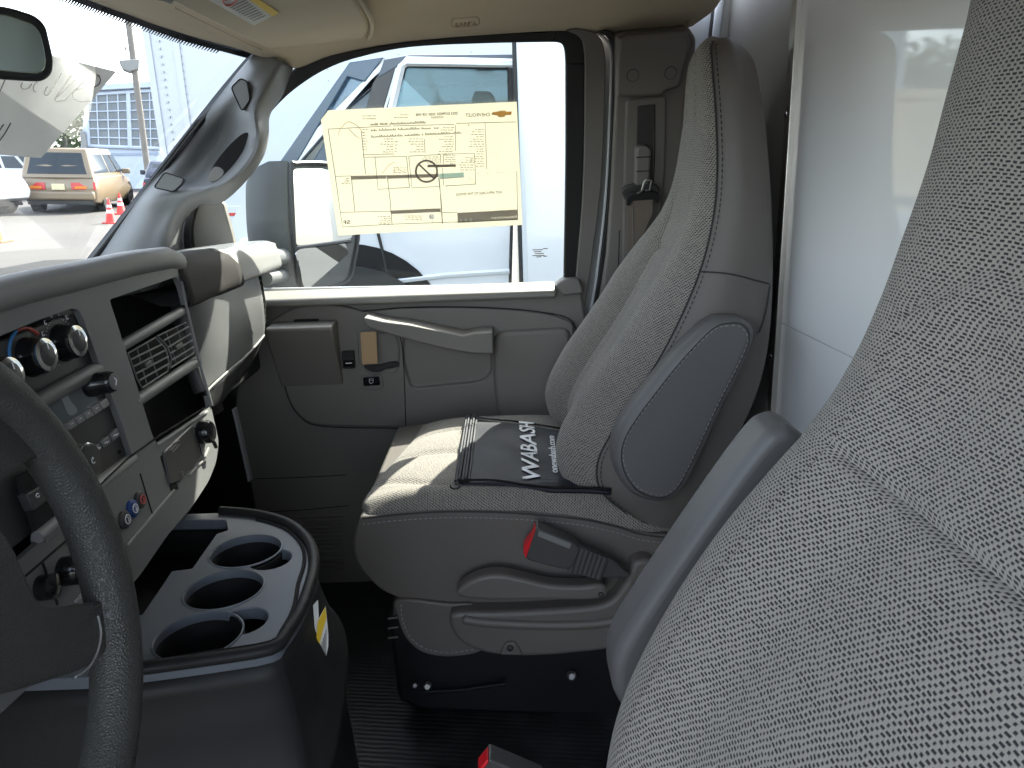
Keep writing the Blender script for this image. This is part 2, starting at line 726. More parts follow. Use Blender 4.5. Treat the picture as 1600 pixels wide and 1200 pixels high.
def at_ground(u, v):
    d = ray(u, v)
    t = -1.64 / (d.z + .05 * d.x - .02 * d.y)
    return d * t


m, t, p = mat('asphalt')
p.inputs['Roughness'].default_value = .9
tc = nod(t, 'ShaderNodeTexCoord')
n1 = nod(t, 'ShaderNodeTexNoise')
n1.inputs['Scale'].default_value, n1.inputs['Detail'].default_value = .35, 8
n2 = nod(t, 'ShaderNodeTexNoise')
n2.inputs['Scale'].default_value, n2.inputs['Detail'].default_value = 60, 4
for q in (n1, n2):
    t.links.new(tc.outputs['Object'], q.inputs['Vector'])
rmp = nod(t, 'ShaderNodeValToRGB')
rmp.color_ramp.elements[0].position, rmp.color_ramp.elements[1].position = .3, .7
rmp.color_ramp.elements[0].color, rmp.color_ramp.elements[1].color = (.034, .0325, .030, 1), (.068, .064, .058, 1)
t.links.new(math_node(t, 'ADD', math_node(t, 'MULTIPLY', n1.outputs[0], .65), math_node(t, 'MULTIPLY', n2.outputs[0], .35)), rmp.inputs[0])
t.links.new(rmp.outputs[0], p.inputs['Base Color'])
bp = nod(t, 'ShaderNodeBump')
bp.inputs['Strength'].default_value = .5
t.links.new(n2.outputs[0], bp.inputs['Height'])
t.links.new(bp.outputs[0], p.inputs['Normal'])
M['asphalt'] = m
b = B()
N = 40
b.grid([[V((-160 + 320 * i / N, -120 + 320 * j / N, ground_z(-160 + 320 * i / N, -120 + 320 * j / N))) for i in range(N + 1)] for j in range(N + 1)])
kind(b.build('ground', M['asphalt']), 'structure')

# ------------------------------------------------------------------ cab floor
m, t, p = mat('rubber floor mat')
p.inputs['Base Color'].default_value = (.016, .019, .019, 1)
p.inputs['Roughness'].default_value = .45
tc = nod(t, 'ShaderNodeTexCoord')
mp = nod(t, 'ShaderNodeMapping')
mp.inputs['Rotation'].default_value = (0, 0, .12)
t.links.new(tc.outputs['Object'], mp.inputs['Vector'])
wv = nod(t, 'ShaderNodeTexWave')
wv.bands_direction = 'Y'
wv.inputs['Scale'].default_value, wv.inputs['Distortion'].default_value, wv.inputs['Detail'].default_value = 30, 1.4, 1
t.links.new(mp.outputs[0], wv.inputs['Vector'])
nz = nod(t, 'ShaderNodeTexNoise')
nz.inputs['Scale'].default_value, nz.inputs['Detail'].default_value = 14, 6
t.links.new(tc.outputs['Object'], nz.inputs['Vector'])
mr = nod(t, 'ShaderNodeMapRange')
mr.inputs[3].default_value, mr.inputs[4].default_value = .3, .65
t.links.new(nz.outputs[0], mr.inputs[0])
t.links.new(mr.outputs[0], p.inputs['Roughness'])
# dust
dm = nod(t, 'ShaderNodeMix', data_type='RGBA')
dm.inputs[6].default_value, dm.inputs[7].default_value = (.016, .019, .019, 1), (.06, .068, .066, 1)
rp = nod(t, 'ShaderNodeMapRange')
rp.inputs[1].default_value, rp.inputs[2].default_value = .45, .85
t.links.new(nz.outputs[0], rp.inputs[0])
t.links.new(rp.outputs[0], dm.inputs[0])
t.links.new(dm.outputs[2], p.inputs['Base Color'])
bp = nod(t, 'ShaderNodeBump')
bp.inputs['Strength'].default_value, bp.inputs['Distance'].default_value = .22, .002
t.links.new(wv.outputs[0], bp.inputs['Height'])
t.links.new(bp.outputs[0], p.inputs['Normal'])
M['floor'] = m
b = B()
rows = []
for i in range(30):  # flat floor rising into the toe board
    x = lerp(.43, -1.05, i / 29)
    rows.append([V((x, y, -.985 + .55 * smooth(-.62, -1.05, x))) for y in (0.12, .5, .9, 1.3, 1.68)])
b.grid(rows)
kind(b.build('floor', M['floor'], solid=.02, off=-1), 'structure')
# far side of the footwell and the bulkhead below the dash
fw = thing('bulkhead', 'black bulkhead at the front of the footwell, under the dashboard', 'bulkhead', (-1.0, .9, -.6))
b = B()
b.box((-1.06, .1, -.6), (-1.03, 1.7, -.2))
b.build('panel', M['black'], fw, bevel=.004)
b = B()
b.box((-1.03, 1.665, -1.0), (-.64, 1.7, -.2))
b.build('kick_panel', M['black'], fw, bevel=.004)

# ------------------------------------------------------------------ headliner
HX = [(.1, -.56), (.4, -.6), (.8, -.615), (1.2, -.572), (1.36, -.525), (1.49, -.458), (1.6, -.45)]
edge = [PY(402, 76, 1.49), PY(455, 107, 1.53), PY(520, 86, 1.53), PY(620, 68, 1.53), PY(750, 57, 1.53), PY(880, 50, 1.53), PY(950, 55, 1.53), PY(1072, 44, 1.52), PY(1092, 25, 1.5)]
ys = [(1.46, .6), (1.40, .25), (1.3, .1), (1.2, .04), (.95, 0), (.6, 0), (.3, 0), (.08, .25)]
rows = [edge]
for y, k in ys:
    r = []
    for i, e in enumerate(edge):
        xf = interp(HX, y)
        s = (e.x - edge[0].x) / (edge[-1].x - edge[0].x)
        x = lerp(xf, .385, s)
        # the roof bows down towards the screen
        zt = lerp(interp([(.1, .238), (.8, .268), (1.2, .258), (1.49, .235)], y), .288, smooth(0, .4, s))
        r.append(V((x, y, lerp(zt, e.z, k))))
    rows.append(r)
hl = thing('headliner', 'beige felt headliner covering the cab roof above the window', 'headliner', (-.1, .8, .29))
patch('roof_lining', rows, M['headliner'], hl, n=5, solid=.03, off=-1)
# stamped air bag mark
pl = plane((0, 0, PY(727, 36, 1.4).z - .002), (0, .25, -1))
pl = plane(PY(727, 36, 1.36), (0, .32, -1))
rim = rcorner([(705, 30), (748, 26), (750, 40), (706, 44)], 8)
pp = [PP(u, v, shift(pl, .0)) for u, v in rim]
b = B()
b.tube(pp + [pp[0]], .0011, 6)
mk = b.build('embossed_mark', M['visor'], hl)
ptext('lettering', 'AIRBAG', (744, 40), (711, 42.5), (744, 34), pl, M['headliner'], mk, th=.002)

# ------------------------------------------------------------------ windscreen
def ws(y, s):  # s 0 top .. 1 bottom
    k = 1 - ((y - .8) / .75) ** 2
    top = V((interp([(q, x) for q, x in HX], y) + .002, y, interp([(.1, .245), (.8, .278), (1.2, .268), (1.49, .241), (1.6, .235)], y)))
    bot = V((-.855 - .13 * k, y, -.145 - .01 * k))
    return top.lerp(bot, s) + V((-.03, 0, .03)) * (4 * s * (1 - s)) * .4


wsd = thing('windshield', 'raked front windshield with a black border, seen past the pillar', 'windshield', (-.75, .8, .05))
b = B()
b.grid([[ws(.05 + 1.47 * j / 30, -.02 + 1.12 * i / 12) for j in range(31)] for i in range(13)])
b.build('glass', M['screen_glass'], wsd, recalc=False)
b = B()  # printed black border with its comb of teeth
n_in = V((.66, 0, -.75)).normalized()
# pillar side
a = cr([(128, 414), (190, 335), (250, 258), (338, 146), (392, 82)], 8)
bb = cr([(146, 412), (205, 337), (264, 262), (352, 150), (412, 78)], 8)
rowsA = [[PY(q.x, q.y, 1.497), PY(r.x, r.y, 1.497)] for q, r in zip(a, bb)]
b.grid(rowsA)
# header side
hd = []
for j in range(61):
    y = 1.49 - 1.42 * j / 60
    hd.append([ws(y, -.04) + n_in * .004, ws(y, .034) + n_in * .004])
b.grid(hd)
for j in range(240):
    y = 1.43 - 1.35 * j / 240
    q = [ws(y, .033) + n_in * .004, ws(y + .0028, .033) + n_in * .004, ws(y + .0014, .048) + n_in * .004]
    b.face([b.bm.verts.new(k) for k in q])
b.build('black_border', M['gloss_black'], wsd, solid=.0015)

def translucent(name, c0, c1, k=.42, vs=7):
    m, t, p = mat(name)
    t.nodes.remove(p)
    df = nod(t, 'ShaderNodeBsdfDiffuse')
    tl = nod(t, 'ShaderNodeBsdfTranslucent')
    mx = nod(t, 'ShaderNodeMixShader')
    tc = nod(t, 'ShaderNodeTexCoord')
    nz = nod(t, 'ShaderNodeTexNoise')
    nz.inputs['Scale'].default_value, nz.inputs['Detail'].default_value = vs, 5
    t.links.new(tc.outputs['Object'], nz.inputs['Vector'])
    cm = nod(t, 'ShaderNodeMix', data_type='RGBA')
    cm.inputs[6].default_value, cm.inputs[7].default_value = (*c0, 1), (*c1, 1)
    t.links.new(nz.outputs[0], cm.inputs[0])
    t.links.new(cm.outputs[2], df.inputs[0])
    t.links.new(cm.outputs[2], tl.inputs[0])
    mx.inputs[0].default_value = k
    t.links.new(df.outputs[0], mx.inputs[1])
    t.links.new(tl.outputs[0], mx.inputs[2])
    t.links.new(mx.outputs[0], t.nodes['Material Output'].inputs[0])
    return m


M['sign_sheet'] = translucent('sign sheet', (.5, .49, .46), (.58, .57, .54), .35, 20)
sign = thing('paper_sign', 'white paper sheet with handwriting, stuck outside on the windshield below the mirror', 'paper', (-.75, .8, .02))
# sheet leaning on the glass (drawn on the outer side, so its script reads reversed)
wpl = plane(ws(1.0, .5) - n_in * .03, (ws(1.0, .4) - ws(1.0, .6)).cross(V((0, 1, 0))) * 1)
if wpl[1].x < 0:
    wpl = (wpl[0], -wpl[1])
quad = [(-150, 75), (-150, 230), (64, 247), (182, 112), (80, 86)]
slab('sheet', quad, wpl, .0006, M['sign_sheet'], sign, bevel=0)
spl = shift(wpl, .0012)
scr = [[(156, 119), (152, 117), (144, 118), (134, 123)], [(140, 158), (128, 159), (118, 156), (113, 150), (116, 142), (128, 138), (147, 136), (155, 131), (157, 123), (152, 117)],
       [(136, 124), (118, 140), (101, 157)], [(101, 157), (86, 155), (114, 115)], [(86, 155), (112, 130), (124, 122)],
       [(96, 114), (80, 142), (74, 149), (69, 146), (74, 135)], [(56, 144), (52, 141), (53, 134), (58, 128)], [(50, 131), (44, 138), (36, 139), (33, 135), (35, 129)],
       [(8, 124), (0, 142), (-10, 156)], [(17, 192), (8, 208), (-2, 222)], [(6, 194), (-6, 212)]]
for s in scr:
    lines('handwriting', [cr([PP(u, v, spl) for u, v in s], 5)], .0009, M['ink'], sign, seg=5)

# ------------------------------------------------------------------ front pillar trim
pa = thing('windshield_pillar', 'grey plastic front pillar trim with a moulded grab handle beside the windshield', 'pillar', (-.6, 1.55, .05))
rows = [
    [(404, 76, 1.485), (418, 83, 1.47), (430, 90, 1.465), (444, 98, 1.47), (458, 107, 1.53)],
    [(372, 112, 1.49), (388, 118, 1.455), (400, 126, 1.45), (420, 138, 1.455), (442, 148, 1.53)],
    [(342, 151, 1.495), (357, 156, 1.475), (373, 164, 1.47), (398, 172, 1.435), (422, 180, 1.49)],
    [(298, 207, 1.50), (318, 208, 1.505), (352, 212, 1.525), (400, 212, 1.42), (420, 216, 1.47)],
    [(268, 243, 1.503), (290, 246, 1.505), (330, 250, 1.53), (390, 246, 1.415), (410, 249, 1.47)],
    [(240, 276, 1.506), (262, 276, 1.485), (300, 284, 1.50), (358, 281, 1.42), (382, 286, 1.47)],
    [(215, 307, 1.508), (240, 306, 1.455), (275, 300, 1.445), (318, 302, 1.435), (346, 317, 1.49)],
    [(190, 337, 1.51), (225, 337, 1.46), (255, 335, 1.455), (285, 325, 1.46), (312, 322, 1.54)],
    [(160, 376, 1.512), (200, 378, 1.465), (235, 375, 1.46), (268, 360, 1.47), (286, 352, 1.58)],
    [(132, 413, 1.515), (180, 418, 1.47), (225, 420, 1.47), (262, 410, 1.49), (288, 404, 1.6)],
    [(110, 445, 1.515), (170, 450, 1.47), (230, 450, 1.49), (262, 445, 1.5), (290, 440, 1.6)],
]
patch('pillar_trim', rows, M['pillar'], pa, n=6, solid=.012, off=-1)
# dark plug painted for the shaded hollow behind the grab handle
hole = cr([(332, 283), (326, 277), (334, 258), (352, 234), (372, 214), (385, 207), (389, 214), (386, 226), (370, 250), (352, 272), (340, 282)], 4, True)
slab('recess_plug', hole, yplane(1.442), .06, M['void'], pa, bevel=0)
slab('recess_lip', cr([(330, 284), (325, 278), (333, 262), (344, 262), (350, 270), (341, 281)], 4, True), yplane(1.440), .004, M['pillar_dark'], pa, bevel=.001)
c1 = rcorner([(361, 137), (376, 122), (386, 127), (391, 156), (378, 174)], 5)
c2 = rcorner([(240, 293), (257, 269), (288, 279), (284, 288), (271, 300)], 5)
for c, y in ((c1, 1.443), (c2, 1.437)):
    pl = yplane(y)
    cp = slab('cover_cap', c, pl, .012, M['pillar'], pa, bevel=.002)
    pp = pix(c, pl)
    b = B()
    b.tube(pp, .0011, 5, closed=True)
    b.build('gap_line', M['void'], cp)

# ------------------------------------------------------------------ rear wall of the cab
rw = thing('cab_rear_wall', 'dull grey rear cab wall behind the passenger seat', 'wall', (.44, 1.4, -.98))
b = B()
b.box((.432, 1.13, -1.0), (.46, 1.78, .45))
b.build('wall_panel', M['back_panel'], rw, bevel=.003)
b = B()  # pressed rib in the corner
b.tube([V((.425, 1.66, -.95)), V((.425, 1.62, -.2)), V((.425, 1.535, .33))], .022, 12)
b.build('corner_rib', M['back_panel'], rw, ang=60)
b = B()
b.tube([V((.40, 1.63, -.1)), V((.405, 1.59, .1)), V((.41, 1.525, .32))], .009, 8)
b.build('corner_seal', M['rubber'], rw, ang=60)
b = B()
b.tube([V((.405, 1.575, .12)), V((.41, 1.545, .2)), V((.41, 1.5, .34))], .008, 8)
b.build('body_edge', M['white_paint'], rw, ang=60)
pn = thing('partition_door', 'glossy white partition panel with an aluminium edge strip behind the seats', 'partition', (.43, .6, -.98))
b = B()
b.prism([V((.42, 1.135, -.2329)), V((.456, -.3, -.2329)), V((.486, -.3, -.2329)), V((.45, 1.135, -.2329))], (0, 0, .83))
b.build('upper_sheet', M['white_panel'], pn, bevel=.001)
b = B()
b.prism([V((.42, 1.135, -1.0)), V((.456, -.3, -1.0)), V((.486, -.3, -1.0)), V((.45, 1.135, -1.0))], (0, 0, .7667))
b.build('lower_sheet', M['white_panel'], pn, bevel=.001)
b = B()
b.box((.412, 1.128, -1.0), (.45, 1.139, .6))
b.box((.418, 1.1393, -1.0), (.45, 1.166, .6))
stp = b.build('edge_strip', M['alu'], pn, bevel=.0015)
for u, v in ((1249, 175), (1219, 566)):
    c = PXX(u, v, .418)
    c.y = 1.152
    b = B()
    b.lathe([(.0001, -.004), (.0042, -.0035), (.0046, -.001), (.0046, .003)], c, (1, 0, 0), 12)
    sc_ = b.build('screw', M['chrome'], pn)
    b = B()
    b.lathe([(.0001, -.0047), (.002, -.0047), (.002, -.002)], c, (1, 0, 0), 6)
    b.build('socket', M['void'], sc_)

# ------------------------------------------------------------------ passenger door
T = math.radians(17)
GL = plane((0, 1.68, -.24), (0, -math.cos(T), -math.sin(T)))
DP = yplane(1.66)
door = thing('passenger_door', 'closed grey plastic passenger door with pull handle and large side window', 'door', (-.2, 1.66, -.95))
glo = [(440, 150), (470, 128), (510, 105), (560, 88), (640, 73), (760, 67), (865, 65)]
gpts = [(407, 470), (407, 300)] + [(412, 186), (438, 157)] + glo[1:] + [(876, 66), (884, 74), (886, 200), (883, 440), (883, 458)]
slab('window_glass', [(400, 475), (330, 475), (300, 330), (412, 170), (440, 145)] + glo[1:] + [(890, 62), (893, 200), (890, 460)], shift(GL, -.012), .004, M['glass'], door, bevel=0)
inner = cr([(340, 330), (380, 250), (412, 190), (440, 157), (473, 130), (512, 107), (560, 90), (640, 74), (760, 68), (862, 66)], 5) + cr([(862, 66), (876, 68), (882, 78), (884, 100)], 4) + cr([(884, 100), (884, 250), (881, 440)], 4)
outer = cr([(330, 300), (370, 220), (416, 150), (450, 115), (480, 96), (520, 84), (565, 76), (640, 64), (760, 53), (870, 48)], 5) + cr([(870, 48), (902, 50), (912, 66), (914, 100)], 4) + cr([(914, 100), (912, 250), (902, 445)], 4)
strip('window_seal', inner, outer, shift(GL, .004), .02, M['rubber'], door, bevel=.003)
# inner frame of the door behind the seal
fa = cr([(884, 48), (905, 58), (913, 80), (914, 150), (911, 300), (899, 450)], 6)
fb = cr([(902, 44), (932, 54), (945, 82), (945, 150), (938, 300), (914, 480)], 6)
strip('window_frame', fa, fb, shift(GL, .018), .04, M['pillar_dark'], door, bevel=.006)
# ledge under the glass
b = B()
lz = PY(640, 450, 1.65).z
b.prism([V((-.66, 1.69, lz - .001)), V((-.66, 1.678, lz - .001)), V((-.66, 1.632, lz - .014)), V((-.66, 1.628, lz - .03)), V((-.66, 1.69, lz - .03))], (.765, 0, 0))
b.build('window_ledge', M['door_lip'], door, bevel=.006, bseg=3)
slab('ledge_cap', rcorner([(868, 446), (880, 437), (905, 436), (912, 458), (880, 462)], 4), yplane(1.63), .05, M['pillar_dark'], door, bevel=.006)
# base skin
base = rcorner([(395, 462), (880, 446), (908, 450), (916, 500), (912, 700), (900, 960), (600, 1010), (425, 960), (392, 760), (366, 645), (372, 590), (398, 540)], 10)
bs = slab('lower_trim', base, DP, .05, M['door'], door, bevel=.006)
slab('body_edge', [(362, 640), (366, 640), (391, 752), (387, 754)], yplane(1.642), .03, M['white_paint'], door, bevel=.001)
slab('outer_skin', [(330, 452), (915, 442), (915, 1000), (380, 1000)], yplane(1.735), .01, M['white_paint'], door, bevel=.002)
# raised upper trim
up = cr([(424, 500), (470, 478), (530, 478), (566, 487)], 4) + cr([(570, 487), (640, 481), (740, 481), (840, 488), (893, 503)], 5) + cr([(896, 510), (897, 600), (880, 650), (840, 668)], 5) + cr([(835, 669), (700, 668), (590, 667), (500, 664), (468, 650), (448, 618), (434, 560)], 5)
ut = slab('upper_trim', up, yplane(1.645), .02, M['door'], door, bevel=.005, bseg=3)
cb = B()
cb.prism(pix(rcorner([(640, 512), (768, 548), (768, 588), (750, 601), (640, 612), (628, 570), (628, 525)], 12), yplane(1.62)), (0, .034, 0))
cut(ut, [cb])
# dished panel to the right of the handle
slab('side_bulge', rcorner([(772, 519), (889, 512), (894, 540), (893, 610), (866, 660), (780, 662), (771, 600)], 18), yplane(1.632), .02, M['door'], door, bevel=.010, bseg=4)
# seam lines
groove = [cr([PY(u, v, 1.6445) for u, v in q], 5) for q in ([(430, 520), (436, 560), (450, 620), (470, 652), (502, 666), (600, 669), (700, 670)], [(566, 486), (640, 480.5), (740, 480), (840, 487), (896, 504), (898, 560)], [(622, 517), (629, 545), (632, 600), (634, 668)])]
lines('seam', groove, .0012, M['void'], door)
lines('seam', [cr([PY(u, v, 1.6595) for u, v in q], 4) for q in ([(398, 748), (470, 746), (540, 742)], [(400, 800), (470, 797), (545, 790)])], .001, M['void'], door)
# pocket with the sunlit lid towards the dash
b = B()
pb = [PY(420, 513, 1.58), PY(517, 512, 1.58)]
zz = pb[0].z
prof = [(1.665, zz + .003), (1.586, zz), (1.580, zz - .006), (1.586, zz - .03), (1.6452, zz - .15), (1.665, zz - .15)]
x0, x1 = -.53, pb[1].x
b.prism([V((x0, y, z)) for y, z in prof], (x1 - x0, 0, 0))
pk = b.build('door_pocket', M['door'], door, bevel=.009, bseg=4)
b = B()
ps = PZ(478, 501, zz + .003)
b.box((ps.x - .025, ps.y - .006, zz + .002), (ps.x + .028, ps.y + .006, zz + .006))
b.build('lid_slot', M['void'], pk)
# pull handle bar
front = [(568, 496), (600, 503), (640, 508), (724, 525), (742, 521), (770, 519), (771, 553), (740, 553), (690, 544), (640, 531), (600, 520), (577, 513), (569, 505)]
slab('pull_handle', front, yplane(1.568), .075, M['door'], door, bevel=.0035, bseg=3)
pl = yplane(1.577)
# inner release bezel
bz = slab('release_bezel', rcorner([(558, 516), (616, 519), (624, 535), (624, 575), (616, 583), (572, 582), (560, 566)], 8), yplane(1.64), .02, M['door'], door, bevel=.003)
cb = B()
cb.prism(pix(rcorner([(563, 521), (612, 523), (619, 536), (619, 570), (612, 578), (576, 577), (565, 564)], 7), yplane(1.63)), (0, .022, 0))
cut(bz, [cb])
rl = slab('release_lever', cr([(568, 572), (590, 571), (605, 567), (621, 566), (622, 573), (605, 576), (594, 581), (580, 581)], 3, True), yplane(1.636), .02, M['black'], door, bevel=.002)
sw = slab('window_switch', rcorner([(533, 549), (553, 548), (555, 576), (535, 577)], 3), yplane(1.638), .02, M['black'], door, bevel=.002)
slab('rocker', rcorner([(536, 563), (552, 562), (553, 573), (537, 574)], 2), yplane(1.634), .012, M['gloss_black'], sw, bevel=.001)
slab('mark', [(540, 567), (550, 566.4), (550, 568), (540, 568.6)], yplane(1.6335), .002, M['white_print'], sw, bevel=0)
lk = slab('lock_switch', rcorner([(563, 587), (596, 585), (600, 604), (594, 609), (566, 609), (562, 603)], 4), yplane(1.639), .02, M['door'], door, bevel=.002)
slab('button', rcorner([(567, 590), (592, 588.5), (594, 602), (568, 603.5)], 2), yplane(1.634), .012, M['gloss_black'], lk, bevel=.001)
kp = yplane(1.6335)
b = B()
b.tube([PP(u, v, kp) for u, v in ((577, 592), (583, 591.7), (583, 597), (580, 599.5), (577, 597.5))], .0007, 5, closed=True)
b.tube([PP(u, v, kp) for u, v in ((577, 594.5), (583, 594.2))], .0006, 5)
b.build('lock_symbol', M['white_print'], lk)
# speaker grille slats low down
b = B()
for i in range(15):
    v = 806 + i * 6
    a, c = PY(462 + i * 1.2, v + 2, 1.657), PY(536, v - 1, 1.657)
    b.tube([a, c], .0028, 6)
b.build('speaker_grille', M['door'], door, ang=60)
# front corner trim of the window (sail piece)
sl_ = slab('corner_trim', cr([(300, 312), (330, 312), (346, 316), (352, 330), (366, 384), (368, 420), (300, 420), (297, 370), (299, 335)], 4, True), yplane(1.6), .02, M['door_lip'], door, bevel=.003)
slab('corner_filler', [(258, 330), (300, 312), (316, 312), (316, 440), (258, 440)], yplane(1.64), .02, M['rubber'], door, bevel=0)
sa = cr([(303, 316), (294, 326), (288, 345), (286, 370), (289, 400)], 5)
sb = cr([(308, 316), (304, 330), (299, 350), (298, 370), (302, 400)], 5)
strip('corner_seal', sa, sb, yplane(1.585), .02, M['rubber'], door, bevel=.002)
# small print etched in the corner of the glass
gp = shift(GL, -.005)
ez = B()
for (u0, u1, v) in ((832, 848, 390), (834, 846, 393), (836, 850, 396), (838, 846, 401), (848, 856, 388), (849, 855, 400), (832, 851, 399)):
    ez.prism(pix([(u0, v), (u1, v - .4), (u1, v + .9), (u0, v + 1.2)], gp), gp[1] * -.001)
ez.build('etched_print', M['ink'], door)

# piece of brown card tucked under the handle
tag(slab('cardboard_piece', rcorner([(563, 520), (588, 518), (590, 568), (566, 570)], 1.5), plane((0, 1.617, -.4), (.05, -1, .05)), .004, M['card'], None, bevel=.0008), 'brown cardboard strip tucked upright behind the door pull handle', 'cardboard')

# ------------------------------------------------------------------ rear door pillar and seat belt
pbz = thing('rear_pillar', 'brownish grey trim of the pillar behind the passenger door', 'pillar', (.3, 1.58, -.3))
BP = shift(GL, .05)
ga = cr([(930, 54), (944, 62), (953, 84), (952, 150), (945, 300), (932, 420), (920, 500), (916, 620)], 6)
gb = cr([(935, 52), (948, 60), (957, 84), (956, 150), (949, 300), (936, 420), (925, 500), (922, 620)], 6)
strip('body_edge', ga, gb, shift(GL, .022), .006, M['white_paint'], pbz, bevel=.002)
ra = cr([(936, 50), (950, 60), (958, 84), (957, 150), (951, 300), (938, 420), (926, 500), (922, 620)], 6)
rb = cr([(947, 48), (960, 56), (968, 84), (967, 150), (960, 300), (948, 420), (938, 500), (934, 620)], 6)
strip('door_seal', ra, rb, shift(GL, .034), .04, M['rubber'], pbz, bevel=.004)
slab('outer_skin', [(893, 30), (1130, 10), (1130, 900), (900, 900)], shift(GL, -.03), .02, M['white_paint'], pbz, bevel=.002)
tr_ = rcorner([(962, 56), (972, 52), (1076, 42), (1088, 60), (1082, 160), (1075, 330), (1060, 640), (928, 640), (932, 560), (934, 490), (948, 400), (955, 300), (962, 150)], 6)
bt = slab('trim', tr_, BP, .06, M['pillar_dark'], pbz, bevel=.008, bseg=3)
slab('upper_block', rcorner([(966, 60), (976, 56), (1074, 47), (1080, 70), (1062, 136), (1040, 142), (1034, 150), (964, 152), (963, 140)], 8), shift(BP, .02), .03, M['pillar_dark'], pbz, bevel=.007, bseg=3)
for u in (989, 1048):
    c = PP(u, 118 - (4 if u > 1000 else 0), shift(BP, .0205))
    b = B()
    b.lathe([(.0001, .0008), (.0105, .0008), (.0105, -.004)], c, BP[1], 20)
    cap = b.build('screw_cap', M['pillar_dark'], pbz)
    b = B()
    b.tube([c + (V((1, 0, 0)) * math.cos(k * .314) + V((1, 0, 0)).cross(BP[1]) * math.sin(k * .314)) * .0108 for k in range(20)], .0007, 5, closed=True)
    b.build('gap_line', M['void'], cap)
slab('belt_column', rcorner([(978, 156), (1042, 150), (1040, 260), (1030, 380), (1000, 440), (972, 420), (974, 300)], 8), shift(BP, .006), .012, M['pillar_dark'], pbz, bevel=.004)
slab('slide_slot', rcorner([(996, 166), (1022, 163), (1020, 290), (994, 290)], 3), shift(BP, .0072), .004, M['dash_dark'], pbz, bevel=.0008)
slab('lower_step', rcorner([(936, 490), (968, 486), (966, 600), (930, 600)], 4), shift(BP, .012), .03, M['pillar_dark'], pbz, bevel=.006)
gl_ = [cr([PP(u, v, shift(BP, .0065)) for u, v in q], 4) for q in ([(1023, 163), (1023, 230), (1021, 290)], [(968, 360), (966, 420), (963, 484)], [(1012, 356), (1018, 368), (1021, 390)])]
lines('gap_line', gl_, .001, M['void'], pbz)

sbt = thing('seat_belt', 'brown seat belt hanging from a sliding guide on the rear pillar', 'seat belt', PP(1000, 300, BP))
hs = rcorner([(994, 232), (1000, 229), (1012, 229), (1018, 236), (1015, 290), (992, 292)], 5)
gd = slab('height_slider', hs, shift(BP, .03), .026, M['pillar_dark'], sbt, bevel=.005, bseg=3)
lines('gap_line', [[PP(994, 246, shift(BP, .0306)), PP(1016, 245, shift(BP, .0306))], [PP(994, 268, shift(BP, .0306)), PP(1015, 267, shift(BP, .0306))]], .0009, M['void'], gd)
dr = rcorner([(970, 300), (976, 292), (990, 288), (1020, 286), (1030, 292), (1032, 302), (1024, 312), (978, 316)], 5)
slab('guide_plate', dr, shift(BP, .03), .012, M['dash_dark'], sbt, bevel=.003)
tg = rcorner([(980, 308), (990, 301), (1022, 300), (1031, 306), (1029, 318), (1021, 312), (988, 314), (984, 322), (979, 321)], 3)
slab('tongue_body', tg, shift(BP, .048), .014, M['black'], sbt, bevel=.003)
tp = shift(BP, .052)
b = B()
b.tube([PP(u, v, tp) for u, v in ((995, 302), (1003, 298), (1007, 284), (1010, 281), (1018, 282), (1015, 297), (1008, 298))], .0022, 6)
b.build('tongue', M['steel'], sbt)
w1 = [(988, 314), (1020, 312), (1021, 335), (1012, 372), (1006, 410), (1000, 450), (992, 480), (978, 470), (986, 430), (987, 370)]
slab('webbing', [(988, 313), (1020, 311), (1020, 334), (1012, 352), (996, 384), (989, 396)], shift(BP, .045), .0015, M['belt'], sbt, bevel=.0004)
slab('webbing', [(989, 330), (1013, 330), (1014, 380), (1004, 440), (996, 500), (975, 500), (988, 430)], shift(BP, .038), .0015, M['belt'], sbt, bevel=.0004)
slab('webbing', [(981, 318), (990, 316), (990, 396), (986, 424), (960, 495), (945, 560), (932, 560), (958, 482), (980, 425)], shift(BP, .041), .0015, M['belt'], sbt, bevel=.0004)
lines('folded_edge', [[PP(988.5, 318, shift(BP, .046)), PP(989.5, 396, shift(BP, .046)), PP(987, 420, shift(BP, .046))]], .001, M['pillar_dark'], sbt)

# ------------------------------------------------------------------ driver's side of the cab (unseen, added to shade the driver seat)
dp_ = thing('unseen_driver_pillar', 'grey pillar and roof rail round the driver window, unseen beside the camera, added for its shade', 'pillar', (.3, -.05, -.95))
b = B()
b.box((.17, -.12, -1.0), (.43, -.015, .30))
b.build('trim', M['pillar_dark'], dp_, bevel=.02)
b = B()
b.box((-.52, -.02, .255), (.43, .07, .31))
b.build('roof_rail', M['headliner'], dp_, bevel=.02)
# ------------------------------------------------------------------ price sheet taped to the side window
M['sheet'] = translucent('translucent sheet', (.74, .715, .62), (.79, .765, .67), .45)
PR = {k: translucent('print ' + k, c, [q * 1.15 for q in c], .5) for k, c in (('ink', (.06, .055, .05)), ('ink_grey', (.50, .47, .42)), ('cyan', (.72, .84, .82)), ('gold', (.80, .60, .28)), ('blue', (.15, .28, .5)), ('ink_pale', (.75, .7, .58)), ('dark', (.36, .33, .29)))}
SP = shift(GL, .0)
st = thing('window_sticker', 'large cream price sheet on the side window, its print showing through reversed', 'sticker', PP(655, 265, SP))


def S(cx, cy):
    return (480 + cx / 4.444, 150 + cy / 4.444)


def SS(*q):
    return [S(*k) for k in q]


slab('sheet', SS((145, 100), (1455, 40), (1495, 895), (215, 970), (95, 165)), SP, .0006, M['sheet'], st, bevel=0)
S1 = shift(SP, .0004)


def bar(nm, q, m):
    return slab(nm, SS(*q), S1, .0003, m, st, bevel=0)


